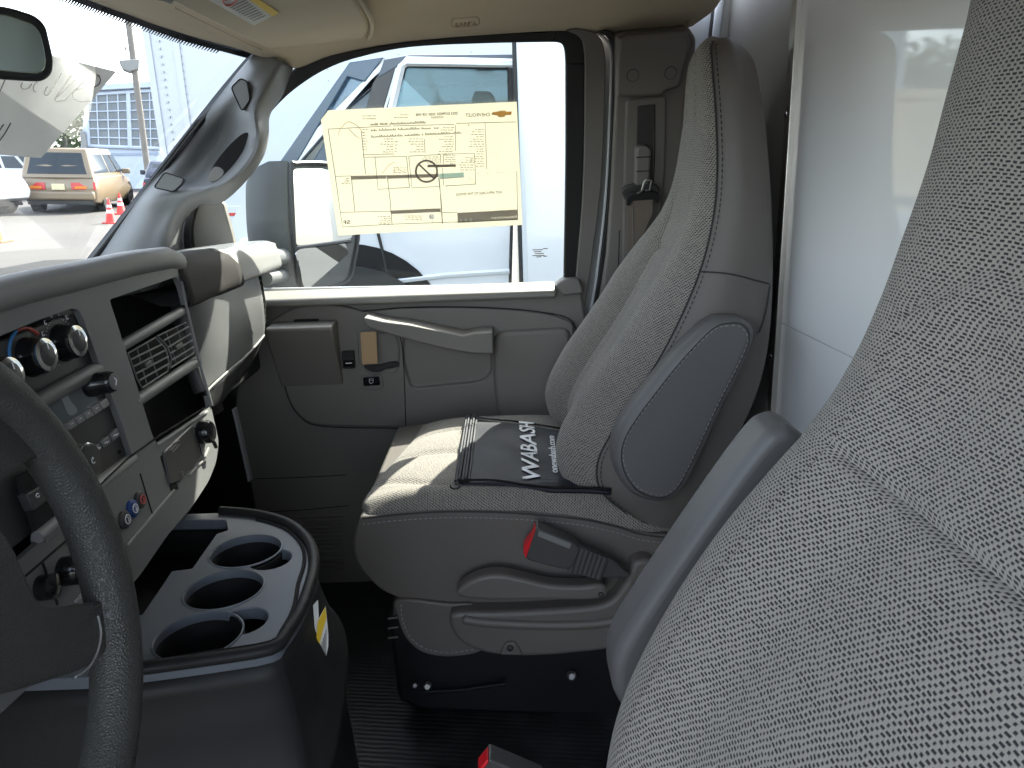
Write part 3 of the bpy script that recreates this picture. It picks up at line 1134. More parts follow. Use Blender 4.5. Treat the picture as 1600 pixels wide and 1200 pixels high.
bars = []
for q in (((305, 555), (550, 550), (550, 574), (305, 582)), ((557, 550), (912, 540), (912, 564), (560, 575)), ((580, 795), (925, 780), (928, 805), (582, 820)), ((1042, 812), (1460, 788), (1460, 860), (1045, 882))):
    bars.append(bar('grey_band', q, PR['ink_grey']))
for q in (((1088, 530), (1453, 508), (1455, 545), (1090, 560)), ((1028, 196), (1232, 190), (1232, 210), (1028, 217)), ((835, 478), (1032, 474), (1032, 492), (835, 496))):
    bars.append(bar('dark_band', q, PR['dark']))
bar('blue_band', ((915, 540), (1088, 530), (1088, 562), (915, 572)), PR['cyan'])
S2 = shift(SP, .0008)


def rule(nm, segs, r, m=None):
    for q in segs:
        lines(nm, [[PP(*S(*k), S1) for k in q]], r, m or PR['ink'], st, seg=4)


rule('rule', [[(145, 230), (435, 215)], [(435, 215), (580, 208)], [(595, 208), (1020, 197)], [(1035, 190), (1450, 180)], [(145, 230), (195, 558), (245, 910), (590, 890)], [(590, 890), (1465, 860)], [(1455, 520), (1462, 860)],
             [(195, 558), (305, 555)], [(305, 555), (332, 805)], [(232, 808), (585, 800)], [(555, 550), (575, 720), (590, 895)], [(912, 570), (930, 720), (940, 885)], [(920, 575), (1090, 562)], [(918, 578), (938, 885)], [(940, 810), (1042, 808)],
             [(1235, 190), (1247, 508)], [(470, 425), (690, 420), (710, 635)], [(470, 425), (492, 648), (710, 635)], [(705, 418), (925, 406)], [(705, 418), (727, 638), (915, 628)], [(925, 406), (928, 470)], [(945, 405), (1162, 398), (1170, 612), (960, 625)], [(945, 405), (946, 470)], [(940, 500), (946, 620)],
             [(390, 408), (600, 402), (600, 422), (392, 425), (390, 408)], [(375, 240), (405, 540)], [(1028, 200), (1030, 380)], [(815, 300), (818, 395)]], .0006)
b = B()
b.tube([PP(*S(828 + 74 * math.cos(k * .2094), 523 + 74 * math.sin(k * .2094)), S2) for k in range(30)], .0019, 6, closed=True)
b.tube([PP(*S(774, 474), S2), PP(*S(880, 574), S2)], .0019, 6)
b.build('no_sign', PR['dark'], st)
# blocks of print too fine to read
rr = random.Random(4)


def block(x0, x1, y0, y1, step, right=True, fill=.8, r=.00042, m=None):
    b = B()
    y = y0
    while y < y1:
        wd = (x1 - x0) * rr.uniform(.45, 1) * fill
        a_, c_ = (x1 - wd, x1) if right else (x0, x0 + wd)
        x = a_
        while x < c_:
            e_ = min(c_, x + rr.uniform(10, 26))
            # small letter-like ticks
            k = x
            while k < e_ - 2:
                h_ = rr.choice((2.2, 3.2, 4.4))
                b.tube([PP(*S(k, y), S1), PP(*S(k + rr.uniform(0, 1.2), y - h_), S1)], r, 3, caps=False)
                b.tube([PP(*S(k, y - rr.uniform(0, h_)), S1), PP(*S(k + 2.6, y - rr.uniform(0, h_)), S1)], r * .8, 3, caps=False)
                k += 3.6
            x = e_ + 6
        y += step
    b.build('fine_print', m or PR['ink'], st)


block(1100, 1228, 234, 500, 17)
block(1030, 1160, 430, 520, 17)
block(880, 1020, 222, 250, 16)
block(880, 1018, 285, 405, 17)
block(680, 810, 300, 400, 18)
block(480, 598, 300, 400, 18)
block(385, 430, 235, 390, 20, False)
block(610, 640, 320, 400, 22, False)
block(385, 480, 140, 170, 20, True)
block(550, 705, 132, 160, 18, True)
block(270, 480, 140, 172, 20, True)
block(720, 920, 425, 470, 14, True, .9, .00035)
block(945, 1030, 415, 480, 14, True, .9, .00035)
block(210, 300, 575, 615, 11, True)
block(450, 585, 838, 895, 13, True)
block(640, 805, 835, 862, 13, True)
# three lines of slanted print
for (x0, y0, x1, y1) in ((440, 205, 815, 190), (442, 245, 905, 228), (445, 290, 1070, 262)):
    b = B()
    k = x0
    while k < x1:
        yy = lerp(y0, y1, (k - x0) / (x1 - x0))
        h_ = rr.uniform(8, 19)
        if rr.random() > .12:
            b.tube([PP(*S(k, yy), S2), PP(*S(k + 3, yy - h_), S2), PP(*S(k + 6, yy - h_ * rr.uniform(.3, .8)), S2), PP(*S(k + 7, yy - 1), S2)], .00055, 4, caps=False)
        k += 11
    b.build('slanted_print', PR['ink'], st)
block(480, 690, 500, 540, 16, True, .5, .0003)
# faint drawing of a person and a child seat
lines('faint_drawing', [cr([PP(*S(*k), S1) for k in q], 4) for q in ([(215, 275), (225, 240), (260, 195), (295, 180), (350, 210), (385, 260)], [(290, 230), (320, 262), (345, 285), (372, 296)], [(600, 545), (615, 490), (650, 520), (690, 530)], [(1120, 560), (1140, 590), (1165, 603)], [(520, 540), (570, 480), (610, 460)])], .0006, PR['ink_pale'], st)


def stext(body, x0, x1, yb0, yb1, h, m, **k):
    """reversed print: starts at the right (x0) and runs to the left (x1)"""
    ptext('lettering', body, S(x0, yb0), S(x1, yb1), S(x0, yb0 - h), S2, m, st, th=.0004, **k)


stext('CHEVROLET', 1268, 1100, 140, 146, 24, PR['ink'])
stext('2023 EXPRESS 3500 139 WB', 1046, 755, 128, 140, 18, PR['ink'], bold=.01)
stext('CUTAWAY', 946, 860, 154, 158, 15, PR['ink'], bold=.01)
stext('SF', 297, 250, 887, 890, 24, PR['ink'], bold=.01)




stext('NOT APPLICABLE TO THIS VEHICLE', 1350, 1034, 676, 692, 17, PR['ink'])

bt_ = bar('gold_emblem', ((1280, 128), (1290, 112), (1326, 110), (1330, 104), (1378, 102), (1380, 110), (1420, 108), (1418, 130), (1372, 132), (1374, 144), (1326, 146), (1322, 134)), PR['gold'])
rule('emblem_edge', [[(1280, 128), (1290, 112), (1326, 110), (1330, 104), (1378, 102), (1380, 110), (1420, 108), (1418, 130), (1372, 132), (1374, 144), (1326, 146), (1322, 134), (1280, 128)]], .0004, PR['ink_grey'])
for (x, y, r_, m_) in ((1102, 860, 13, M['sheet']), (1136, 859, 13, M['sheet']), (1068, 863, 10, PR['ink_pale'])):
    b = B()
    b.prism([PP(*S(x + r_ * math.cos(k * .35), y + r_ * math.sin(k * .35)), S2) for k in range(18)], SP[1] * .0002)
    b.build('round_icon', m_, st)
b = B()
b.tube([PP(*S(865 + 15 * math.cos(k * .35), 838 + 15 * math.sin(k * .35)), S2) for k in range(18)], .0007, 4, closed=True)
b.tube([PP(*S(858 + 6 * math.cos(k * .5 + .6), 838 + 6 * math.sin(k * .5 + .6)), S2) for k in range(10)], .0007, 4)
b.tube([PP(*S(870 + 6 * math.cos(k * .5 + .6), 838 + 6 * math.sin(k * .5 + .6)), S2) for k in range(10)], .0007, 4)
b.tube([PP(*S(868, 862), S2), PP(*S(869, 882), S2)], .0005, 4)
b.build('ring_icon', PR['blue'], st)

for k_, body, x0, x1, yb0, yb1, h_ in ((3, 'Fueleconomy.gov', 1455, 1275, 852, 858, 24), (4, 'Fuel Economy and Environment', 1418, 1120, 536, 554, 20), (5, 'EQUIPMENT', 1228, 1115, 207, 211, 12)):
    cut_text(bars[k_], body, PP(*S(x0, yb0), S1), PP(*S(x1, yb1), S1), PP(*S(x0, yb0 - h_), S1))
# ------------------------------------------------------------------ dashboard
FS = plane((-.445, 0, -.3), (1, 0, .108))
dash = thing('dashboard', 'long grey dashboard with centre stack, air vents and grab roll on the passenger side', 'dashboard', (-.6, .95, -.4))


def fs(u, v, d=0.0):
    return PP(u, v, shift(FS, d))


# padded top between the windscreen and the front edge
crest = [(.05, -.47, -.078), (.5, -.475, -.082), (.8, -.475, -.088), (1.0, -.478, -.098), (1.2, -.49, -.104), (1.58, -.49, -.112)]
rows = []
for y, x, z in crest:
    k = 1 - ((y - .8) / .8) ** 2
    xb = -.90 - .12 * k
    r = []
    for t in (0, .06, .3, .6, 1):
        zz = lerp(z, -.152, t ** 1.5)
        r.append(V((lerp(x, xb, t), y, zz - (.006 if t == 0 else 0))))
    rows.append(r)
R = [cr(r, 5) for r in rows]
cols = [cr([r[j] for r in R], 6) for j in range(len(R[0]))]
b = B()
b.grid([[c[i] for c in cols] for i in range(len(cols[0]))])
bmesh.ops.recalc_face_normals(b.bm, faces=b.bm.faces)
M['pad'] = surf('dash pad plastic', (.19, .20, .21), .27, .35, 600, .08, 5)  # base lightened and blued for the sky reflected on the dash top
b.build('top_pad', M['pad'], dash, solid=.03, off=-1 if True else 1, recalc=False)
# big dark core behind everything
b = B()
b.box((-1.0, .05, -.48), (-.545, 1.3, -.125))
b.box((-1.0, 1.3, -.40), (-.56, 1.62, -.14))
b.build('core', M['void'], dash, bevel=.01)

# grab roll over the glove box
ya, yb = 1.055, 1.565
rows = []
for k in range(13):
    y = lerp(ya, yb, k / 12)
    # profile measured on the photograph at both ends
    A = [PY(226, 409, ya), PY(246, 407, ya), PY(268, 420, ya), PY(283, 446, ya), PY(291, 474, ya), PY(286, 478, ya) + V((-.03, 0, 0))]
    Z = [PY(398, 385, yb) + V((-.06, 0, -.002)), PY(421, 379, yb), PY(432, 386, yb), PY(438, 402, yb), PY(438, 418, yb), PY(426, 424, yb) + V((-.02, 0, 0))]
    s = k / 12
    rows.append([p.lerp(q, s) for p, q in zip(A, Z)])
rows = [cr(r, 5) for r in rows]
for k, r in enumerate(rows):
    y = lerp(ya, yb, k / 12)
    for p in r:
        p.y = y
cen = [sum(r, V((0, 0, 0))) / len(r) for r in rows]
b = B()
vs = b.grid([r + [r[0] + V((-.09, 0, -.02))] for r in rows])
e = rows[-1]
cap = [e[i] for i in range(len(e))]
b.face([b.bm.verts.new(p) for p in cap])
b.build('grab_roll', M['dash_grey'], dash, recalc=True, ang=50)
# dark cover let into the roll
kk = 7
cov = []
for k in range(0, 11):
    y = lerp(ya + .001, 1.30, k / 10)
    s = (y - ya) / (yb - ya)
    A, Z = rows[0], rows[-1]
    r = [p.lerp(q, s) for p, q in zip(A, Z)]
    c0 = sum(r, V((0, 0, 0))) / len(r)
    rr = []
    top = 1 + int(10 * smooth(.55, 1.02, k / 10) ** 2 * 1.35)
    for i, p in enumerate(r[top:24]):
        q = p + (p - c0).normalized() * .005
        q.y = y
        rr.append(q)
    # resample to a fixed count
    out = []
    for j in range(20):
        f = j / 19 * (len(rr) - 1)
        i0 = min(int(f), len(rr) - 2)
        out.append(rr[i0].lerp(rr[i0 + 1], f - i0))
    cov.append(out)
b = B()
b.grid(cov)
bmesh.ops.recalc_face_normals(b.bm, faces=b.bm.faces)
b.build('airbag_cover', M['cover'], dash, solid=.0015, off=1, recalc=False)

# glove box face
gfr = [[(284, 479, 1.075), (330, 458, 1.15), (372, 438, 1.35), (402, 426, 1.5)],
       [(292, 524, 1.075), (336, 500, 1.15), (378, 474, 1.35), (410, 462, 1.5)],
       [(307, 580, 1.075), (346, 552, 1.15), (386, 520, 1.35), (414, 505, 1.5)],
       [(321, 611, 1.075), (350, 586, 1.15), (388, 556, 1.35), (412, 528, 1.5)]]
patch('glove_box_lid', gfr, M['glove'], dash, n=5, solid=.02, off=-1)
lines('seam', [cr([PY(324, 610, 1.07), PY(352, 584, 1.147), PY(388, 553, 1.347), PY(413, 524, 1.495)], 5)], .0018, M['dash_grey'], dash)
# lower knee panel under the glove box
patch('knee_panel', [[(322, 612, 1.08), (352, 588, 1.15), (388, 556, 1.35), (414, 522, 1.52)], [(330, 642, 1.09), (350, 625, 1.2), (370, 596, 1.4), (392, 570, 1.56)], [(300, 660, 1.25), (320, 650, 1.4), (340, 630, 1.5), (356, 610, 1.6)]], M['black'], dash, n=4, solid=.01)
# end air vent by the door
ev = yplane(1.53)
ve = slab('end_vent', rcorner([(392, 430), (408, 424), (416, 470), (416, 508), (406, 513), (399, 470)], 3), plane(PY(404, 470, 1.51), (.85, -.5, .1)), .02, M['void'], dash, bevel=.002)
b = B()
vp = plane(PY(404, 470, 1.505), (.85, -.5, .1))
for k in range(9):
    t = k / 8
    p0 = PP(lerp(393, 404, t), lerp(434, 508, t), vp)
    p1 = PP(lerp(408, 416, t), lerp(428, 503, t), vp)
    b.tube([p0, p1], .0013, 5)
b.tube([PP(400, 432, vp), PP(410, 508, vp)], .0014, 5)
b.build('vent_slats', M['dash_dark'], ve)
slab('seal_mark', rcorner([(390, 518), (394, 515), (396, 522), (392, 526)], 1), plane(PY(393, 520, 1.38), (.8, -.6, .1)), .001, M['dash_grey'], dash, bevel=0)

# centre stack bezel
bez = rcorner([(-260, 545), (0, 462), (120, 434), (196, 416), (262, 407), (276, 414), (283, 434), (291, 480), (312, 570), (330, 636), (342, 690), (338, 722), (326, 752), (300, 792), (262, 836), (218, 900), (150, 975), (60, 1060), (-80, 1190), (-260, 1350)], 10)
bzl = slab('stack_bezel', bez, FS, .007, M['dash'], dash, bevel=.0028, bseg=3)
cA, cB = B(), B()
recA = rcorner([(-240, 640), (0, 525), (60, 500), (112, 482), (122, 484), (130, 497), (156, 570), (190, 660), (207, 712), (200, 722), (150, 766), (60, 848), (-240, 1120)], 6)
recB = rcorner([(171, 468), (276, 432), (284, 450), (306, 540), (329, 634), (322, 644), (246, 694), (238, 680), (205, 574)], 4)
cA.prism([q + FS[1] * .02 for q in pix(recA, FS)], -FS[1] * .08)
cB.prism([q + FS[1] * .02 for q in pix(recB, FS)], -FS[1] * .08)
cut(bzl, [cA, cB])
# brow: rolled upper edge of the bezel
b = B()
b.tube(cr([fs(-240, 538, -.004), fs(0, 460, -.004), fs(120, 432, -.004), fs(200, 413, -.004), fs(258, 404, -.006)], 6) + [fs(274, 410, -.012)], .016, 14, side=(1, 0, 0))
b.build('bezel_brow', M['dash_grey'], dash, ang=60)
lines('bezel_edge', [cr([fs(284, 440, .001), fs(292, 482, .001), fs(313, 570, .001), fs(331, 634, .001)], 5)], .0022, M['dash_grey'], dash)
# wall round the left recess
slab('recess_floor', [(-260, 600), (0, 500), (150, 460), (240, 720), (100, 860), (-260, 1150)], shift(FS, -.032), .004, M['black'], dash, bevel=0)
slab('cubby_floor', [(150, 440), (300, 420), (350, 640), (240, 720)], shift(FS, -.075), .004, M['void'], dash, bevel=0)

# heater panel with its three dials
HP = shift(FS, -.009)
hp = slab('heater_panel', [(-200, 640), (0, 533), (64, 507), (107, 492), (117, 497), (146, 572), (138, 580), (50, 625), (-200, 760)], HP, .012, M['dash_dark'], dash, bevel=.002)
slab('panel_side', [(113, 490), (122, 489), (152, 570), (146, 574)], shift(FS, -.012), .004, M['dash_dark'], hp, bevel=.001)
u_ax = (fs(100, 540) - fs(0, 585)).normalized()


def dial(u, v, r, ln, cap=True):
    c = PP(u, v, HP)
    nrm = FS[1]
    b = B()
    b.lathe([(r * 1.0, -.002), (r, .002), (r * .93, .004), (r * .88, ln * .9), (r * .80, ln)], c, nrm, 28)
    k = b.build('dial', M['gloss_black'], hp)
    b = B()
    b.lathe([(r * .68, ln - .001), (r * .80, ln - .001), (r * .82, ln + .0018), (r * .66, ln + .0026)], c, nrm, 28)
    b.build('dial_ring', M['chrome'], k)
    b = B()
    b.lathe([(.0001, ln + .0042), (r * .5, ln + .0034), (r * .66, ln + .0018), (r * .66, ln)], c, nrm, 24)
    b.build('dial_face', M['dash_dark'], k)
    t0 = c + nrm * (ln + .0052)
    zz = (V((0, 0, 1)) - nrm * nrm.z).normalized()
    b = B()
    b.tube([t0 + zz * r * .25, t0 + zz * r * .55], .0006, 5)
    b.build('pointer', M['white_print'], k)
    return c, k


zax = (V((0, 0, 1)) - FS[1] * FS[1].z).normalized()
yax = FS[1].cross(zax) * -1
if yax.y < 0:
    yax = -yax


def arc(c, r, a0, a1, n=16, lift=.0008):
    return [c + FS[1] * lift + (yax * math.sin(math.radians(lerp(a0, a1, i / n))) + zax * math.cos(math.radians(lerp(a0, a1, i / n)))) * r for i in range(n + 1)]


cs = []
for (u, v) in ((46, 558), (97, 536), (-10, 590)):
    cs.append(dial(u, v, .020, .016)[0])
for nm, mt, c, r, a0, a1, w_ in (('cold_band', 'blue_arc', cs[0], .0285, -130, -15, .0016), ('warm_band', 'red_arc', cs[0], .0285, -15, 50, .002)):
    if mt == 'blue_arc':
        M[mt] = surf('blue scale', (.05, .22, .5), .5)
    else:
        M[mt] = surf('red scale', (.35, .05, .04), .5)
    b = B()
    b.tube(arc(c, r, a0, a1), w_, 6)
    b.build(nm, M[mt], hp)
b = B()
for a_ in (-110, -85, -60, -35, -10, 15, 40):
    pos = arc(cs[1], .031, a_, a_ + .1, 1)[0]
    b.tube([pos - zax * .0022 - yax * .001, pos + zax * .0022 - yax * .001, pos + zax * .0018 + yax * .0016], .00045, 5)
    b.tube([pos - zax * .001 + yax * .0018, pos - zax * .0025 + yax * .0005], .00045, 5)
for k in range(30):
    q = arc(cs[1], .0252, -140 + k * 9, -139.9 + k * 9, 1)[0]
    b.tube([q, q + (q - cs[1]).normalized() * .0012], .0003, 4)
b.build('scale_marks', M['white_print'], hp)
# bar under the heater panel
b = B()
b.tube([fs(-200, 770, -.004), fs(50, 633, -.004), fs(142, 582, -.004), fs(150, 577, -.008)], .0085, 14, side=(0, 0, 1))
b.build('stack_bar', M['dash'], dash, ang=60)

# radio
RP = shift(FS, -.008)
rd = slab('radio', [(-160, 800), (50, 652), (147, 594), (160, 590), (205, 708), (198, 718), (146, 758), (-160, 1000)], RP, .012, M['dash_dark'], dash, bevel=.002)
M['screen'] = surf('radio display', (.17, .19, .2), .06)
ds = slab('display', [(62, 640), (136, 596), (158, 632), (152, 648), (104, 668), (20, 720), (0, 690)], shift(RP, .0015), .003, M['screen'], rd, bevel=.0005)
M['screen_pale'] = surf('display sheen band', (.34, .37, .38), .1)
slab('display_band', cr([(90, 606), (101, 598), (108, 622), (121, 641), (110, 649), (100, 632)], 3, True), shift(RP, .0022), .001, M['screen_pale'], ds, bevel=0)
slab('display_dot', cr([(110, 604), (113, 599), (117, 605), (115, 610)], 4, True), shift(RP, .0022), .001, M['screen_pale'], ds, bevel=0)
c = PP(136, 602, RP)
b = B()
b.lathe([(.0135, -.002), (.0135, .010), (.0122, .012), (.0122, .026), (.0105, .030), (.0001, .030)], c, FS[1], 24)
kb = b.build('tuning_knob', M['gloss_black'], rd)
b = B()
b.lathe([(.009, .029), (.0096, .0315), (.008, .0318), (.0001, .0312)], c, FS[1], 22)
b.build('knob_face', M['dash'], kb)
b = B()
q = c + FS[1] * .0322
b.tube([q - zax * .004 - yax * .002, q + zax * .001 + yax * .002, q + zax * .004 - yax * .001], .0008, 5)
b.build('knob_mark', M['white_print'], kb)
for k in range(5):
    t0, t1 = k / 5 + .012, (k + 1) / 5 - .012
    a0, a1 = (103, 662), (168, 621)
    b0, b1 = (110, 672), (174, 632)
    q = [(lerp(a0[0], a1[0], t0), lerp(a0[1], a1[1], t0)), (lerp(a0[0], a1[0], t1), lerp(a0[1], a1[1], t1)), (lerp(b0[0], b1[0], t1), lerp(b0[1], b1[1], t1)), (lerp(b0[0], b1[0], t0), lerp(b0[1], b1[1], t0))]
    pb_ = slab('preset_button', q, shift(RP, .006), .008, M['dash_grey'], rd, bevel=.001)
    if k < 4:
        cx, cy_ = sum(i[0] for i in q) / 4, sum(i[1] for i in q) / 4
        slab('mark', [(cx - 1.5, cy_ - .6), (cx + 1.8, cy_ - 2.6), (cx + 2, cy_ - 1.6), (cx - 1.3, cy_ + .6)], shift(RP, .0068), .0006, M['white_print'], pb_, bevel=0)
for q in ([(147, 698), (155, 692), (160, 702), (152, 708)], [(157, 691), (170, 681), (175, 692), (163, 700)], [(172, 679), (184, 668), (189, 680), (177, 690)]):
    pb_ = slab('mode_button', q, shift(RP, .005), .007, M['dash'], rd, bevel=.001)
    cx, cy_ = sum(i[0] for i in q) / 4, sum(i[1] for i in q) / 4
    b = B()
    k2 = shift(RP, .0056)
    b.tube([PP(cx - 3, cy_ + 2, k2), PP(cx, cy_ - 1, k2), PP(cx + 1, cy_ + 1.4, k2), PP(cx + 4, cy_ - 2, k2)], .0005, 5)
    b.build('mark', M['white_print'], pb_)
c = PP(128, 722, RP)
b = B()
b.lathe([(.019, -.001), (.019, .008), (.0165, .0115), (.0001, .0122)], c, FS[1], 28)
vk = b.build('volume_knob', M['dash_dark'], rd)
b = B()
b.tube([c + FS[1] * .0085 + (yax * math.cos(k * .2244) + zax * math.sin(k * .2244)) * .0188 for k in range(28)], .0013, 6, closed=True)
b.build('knob_ring', M['chrome'], vk)
b = B()
q = c + FS[1] * .0126
b.tube([q + (yax * math.cos(k * .5) + zax * math.sin(k * .5)) * .003 for k in range(2, 12)], .0005, 5)
b.tube([q + zax * .001, q + zax * .004], .0005, 5)
b.build('power_mark', M['white_print'], vk)
slab('aux_socket', cr([(185, 705), (188, 703), (190, 707), (187, 709)], 3, True), shift(RP, .001), .001, M['void'], rd, bevel=0)
b = B()
b.tube([fs(60, 845, -.006), fs(152, 758, -.006), fs(206, 716, -.006)], .0075, 12, side=(0, 0, 1))
b.build('stack_bar', M['dash_grey'], dash, ang=60)

# vent pair in the right recess
b = B()
b.tube([fs(172, 551, -.008), fs(284, 486, -.007)], .0068, 14)
b.build('vent_bar', M['dash'], dash, ang=60)
b = B()
b.tube([fs(208, 630, -.007), fs(308, 564, -.006)], .0075, 14)
b.build('vent_bar', M['dash'], dash, ang=60)
VP = shift(FS, -.006)
for q, nm in (([(200, 552), (243, 527), (259, 545), (264, 565), (262, 580), (222, 606), (214, 592)], 'left'), ([(246, 525), (290, 504), (299, 514), (304, 540), (302, 552), (266, 575), (268, 560), (262, 542)], 'right')):
    av = slab('air_vent', q, shift(VP, -.016), .004, M['void'], dash, bevel=0)
    b = B()
    pts = [PP(u, v, VP) for u, v in q]
    b.tube(pts, .0011, 6, closed=True)
    lo = (q[0], q[1]) if nm == 'left' else (q[0], q[1])
    # horizontal fins follow the slope of the top edge
    if nm == 'left':
        L = [(200, 552), (207, 572), (214, 590), (219, 600)]
        Rr = [(252, 537), (260, 552), (263, 566), (263, 576)]
        fins = [((204, 562), (253, 538)), ((208, 573), (259, 547)), ((212, 584), (263, 557)), ((217, 595), (264, 568))]
        posts = [((214, 545), (230, 602)), ((230, 536), (247, 591))]
    else:
        fins = [((256, 532), (295, 510)), ((262, 543), (300, 520)), ((266, 552), (303, 530)), ((268, 563), (304, 541))]
        posts = [((260, 520), (276, 570)), ((276, 512), (292, 560))]
    for p0, p1 in fins:
        b.tube([PP(*p0, VP), PP(*p1, VP)], .0012, 6)
    b.build('fins', M['dash'], av)
    for p0, p1 in posts:
        lines('post', [[PP(*p0, shift(VP, -.004)), PP(*p1, shift(VP, -.004))]], .0009, M['dash'], av, seg=5)
    cx, cy_ = (232, 569) if nm == 'left' else (280, 541)
    slab('vent_tab', [(cx - 5, cy_ - 1), (cx + 5, cy_ - 7), (cx + 7, cy_), (cx - 3, cy_ + 6)], shift(VP, .003), .006, M['dash_dark'], av, bevel=.001)

# lower switch panel
LP = shift(FS, .0008)
lines('panel_groove', [[fs(120, 792, .0004), fs(200, 716, .0004), fs(250, 680, .0004), fs(318, 638, .0004)]], .0012, M['void'], dash)
lines('panel_edge', [[fs(246, 695, .001), fs(324, 643, .001)]], .002, M['dash_grey'], dash)
lines('panel_edge', [[fs(200, 851, .001), fs(238, 806, .001), fs(272, 766, .001)], [fs(296, 742, .001), fs(318, 718, .001), fs(326, 700, .001)]], .002, M['dash_grey'], dash)
lines('panel_groove', [[fs(219, 740, .0004), fs(239, 806, .0004)], [fs(304, 668, .0004), fs(316, 712, .0004)]], .0008, M['void'], dash)
slab('blank_slot', rcorner([(251, 713), (258, 708), (280, 764), (268, 768)], 2), LP, .012, M['void'], dash, bevel=.001)
slab('switch_blank', rcorner([(256, 706), (302, 662), (315, 716), (283, 752), (266, 758)], 5), shift(FS, .003), .012, M['dash_dark'], dash, bevel=.002)
b = B()
kp = shift(FS, .0036)
for p0, p1 in (((266, 704), (276, 694)), ((270, 706), (281, 694)), ((272, 692), (280, 688))):
    b.tube([PP(*p0, kp), PP(*p1, kp)], .0007, 5)
b.tube([PP(284 + 2 * math.cos(k), 739 + 2.5 * math.sin(k), kp) for k in (0, 1, 2, 3, 4, 5, 6)], .0005, 5)
for k in range(4):
    b.tube([PP(281 + k * 3.6, 752 - k * 3.4, kp), PP(283 + k * 3.6, 751 - k * 3.4, kp), PP(284 + k * 3.6, 746 - k * 3.4, kp)], .0005, 5)
b.build('switch_print', M['dash_grey'], dash)
# socket cap at the right
c = fs(316, 676, .002)
b = B()
b.lathe([(.0165, -.002), (.0165, .010), (.014, .014), (.0001, .015)], c, FS[1], 22)
sk = b.build('socket_cap', M['gloss_black'], dash)
b = B()
b.tube([c + FS[1] * .012 + zax * -.014, c + FS[1] * .012 - zax * .022 + yax * .003, c + FS[1] * .010 - zax * .026 + yax * .008], .0028, 8)
b.build('cap_tab', M['black'], sk)
# push buttons
for (u, v, mt, nm) in ((218, 781, 'red', 'r'), (206, 795, 'blue', 'b'), (194, 812, 'black', 'k')):
    c = fs(u, v, .001)
    b = B()
    b.lathe([(.0105, -.002), (.0105, .002), (.0085, .0035), (.0001, .0038)], c, FS[1], 20)
    pbn = b.build('push_button', M['dash_dark'] if mt != 'blue' else M['blue'], dash)
    b = B()
    q = c + FS[1] * .0044
    M['redprint'] = M.get('redprint') or surf('red print', (.6, .12, .1), .5)
    b.tube([q + (yax * math.cos(k * .7) + zax * math.sin(k * .7)) * .0052 for k in range(9)], .0007, 5, closed=True)
    b.tube([q - zax * .003, q + yax * .0018, q + zax * .003], .0007, 5)
    b.build('symbol', M['redprint'] if mt == 'red' else M['white_print'], pbn)
# left part seen through the wheel: light switch pocket and a knob
b = B()
slab('pocket', rcorner([(28, 745), (52, 730), (104, 800), (58, 842)], 3), shift(FS, .001), .004, M['void'], dash, bevel=.001)
slab('rocker_switch', rcorner([(42, 772), (68, 756), (80, 778), (54, 798)], 3), shift(FS, .008), .01, M['dash_dark'], dash, bevel=.002)
b = B()
kp = shift(FS, .009)
b.tube([PP(59 + 2.6 * math.cos(k * .6), 774 + 3 * math.sin(k * .6), kp) for k in range(10)], .0005, 5)
b.tube([PP(67, 760, kp), PP(70, 764, kp), PP(72, 774, kp)], .0006, 5)
b.build('switch_print', M['white_print'], dash)
b = B()
b.tube([fs(58, 840, .002), fs(103, 803, .002)], .006, 10)
b.build('pocket_edge', M['dash_grey'], dash, ang=60)
lines('panel_groove', [[fs(40, 900, .0006), fs(68, 876, .0006), fs(118, 832, .0006)], [fs(66, 878, .0006), fs(90, 945, .0006)]], .0012, M['void'], dash)
c = fs(104, 892, .002)
b = B()
b.lathe([(.0145, -.002), (.0145, .012), (.012, .016), (.0001, .017)], c, FS[1], 24)
kb = b.build('lamp_knob', M['gloss_black'], dash)
b = B()
q = c + FS[1] * .0178
b.tube([q + zax * .004, q, q - zax * .004 + yax * .002], .0008, 5)
b.tube([q + zax * .003 + yax * .003, q - zax * .001 + yax * .003], .0008, 5)
b.build('symbol', M['white_print'], kb)
c = fs(68, 918, .002)
b = B()
b.lathe([(.012, -.002), (.012, .010), (.0001, .013)], c, FS[1], 18)
b.build('push_knob', M['gloss_black'], dash)
lines('panel_edge', [[fs(118, 940, .002), fs(138, 918, .002)]], .002, M['dash_grey'], dash)

# ------------------------------------------------------------------ engine cover with the cup holders
CZ = -.42
CP = plane((0, 0, CZ), (0, 0, 1))
ec = thing('engine_cover', 'black engine cover console with three cup holders between the seats', 'console', (-.4, .75, -.98))


def cz(u, v, z=CZ):
    return PZ(u, v, z)


topo = [cz(*q) for q in ((345, 801), (400, 806), (445, 818), (472, 836), (487, 858), (491, 888), (482, 925), (468, 962), (446, 996), (424, 1018), (330, 1034), (235, 1047), (150, 1058))]
topo = cr(topo, 3)
far_l = V((-.62, topo[0].y, CZ))
near_l = V((-.62, topo[-1].y, CZ))
b = B()
b.prism([p.copy() for p in topo] + [near_l, far_l], (0, 0, -.014))
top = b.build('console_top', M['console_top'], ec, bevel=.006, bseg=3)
cups = [((384, 861), .0430, (440, 880)), ((350, 921), .0430, None), ((310, 993), .0425, (392, 966))]
cutr = []
M['well'] = surf('cup well plastic', (.005, .005, .0055), .7, spec=.2)
holes = []
for (u, v), r, nt_ in cups:
    c = cz(u, v)
    r = .0402
    holes.append((c, r))
    k = B()
    k.lathe([(r, -.12), (r, .06)], c, (0, 0, 1), 40)
    cutr.append(k)
    if nt_:
        q = cz(*nt_)
        k = B()
        d = (q - c)
        d.normalize()
        k.lathe([(.024, -.12), (.024, .06)], c + d * (r + .002), (0, 0, 1), 24)
        cutr.append(k)
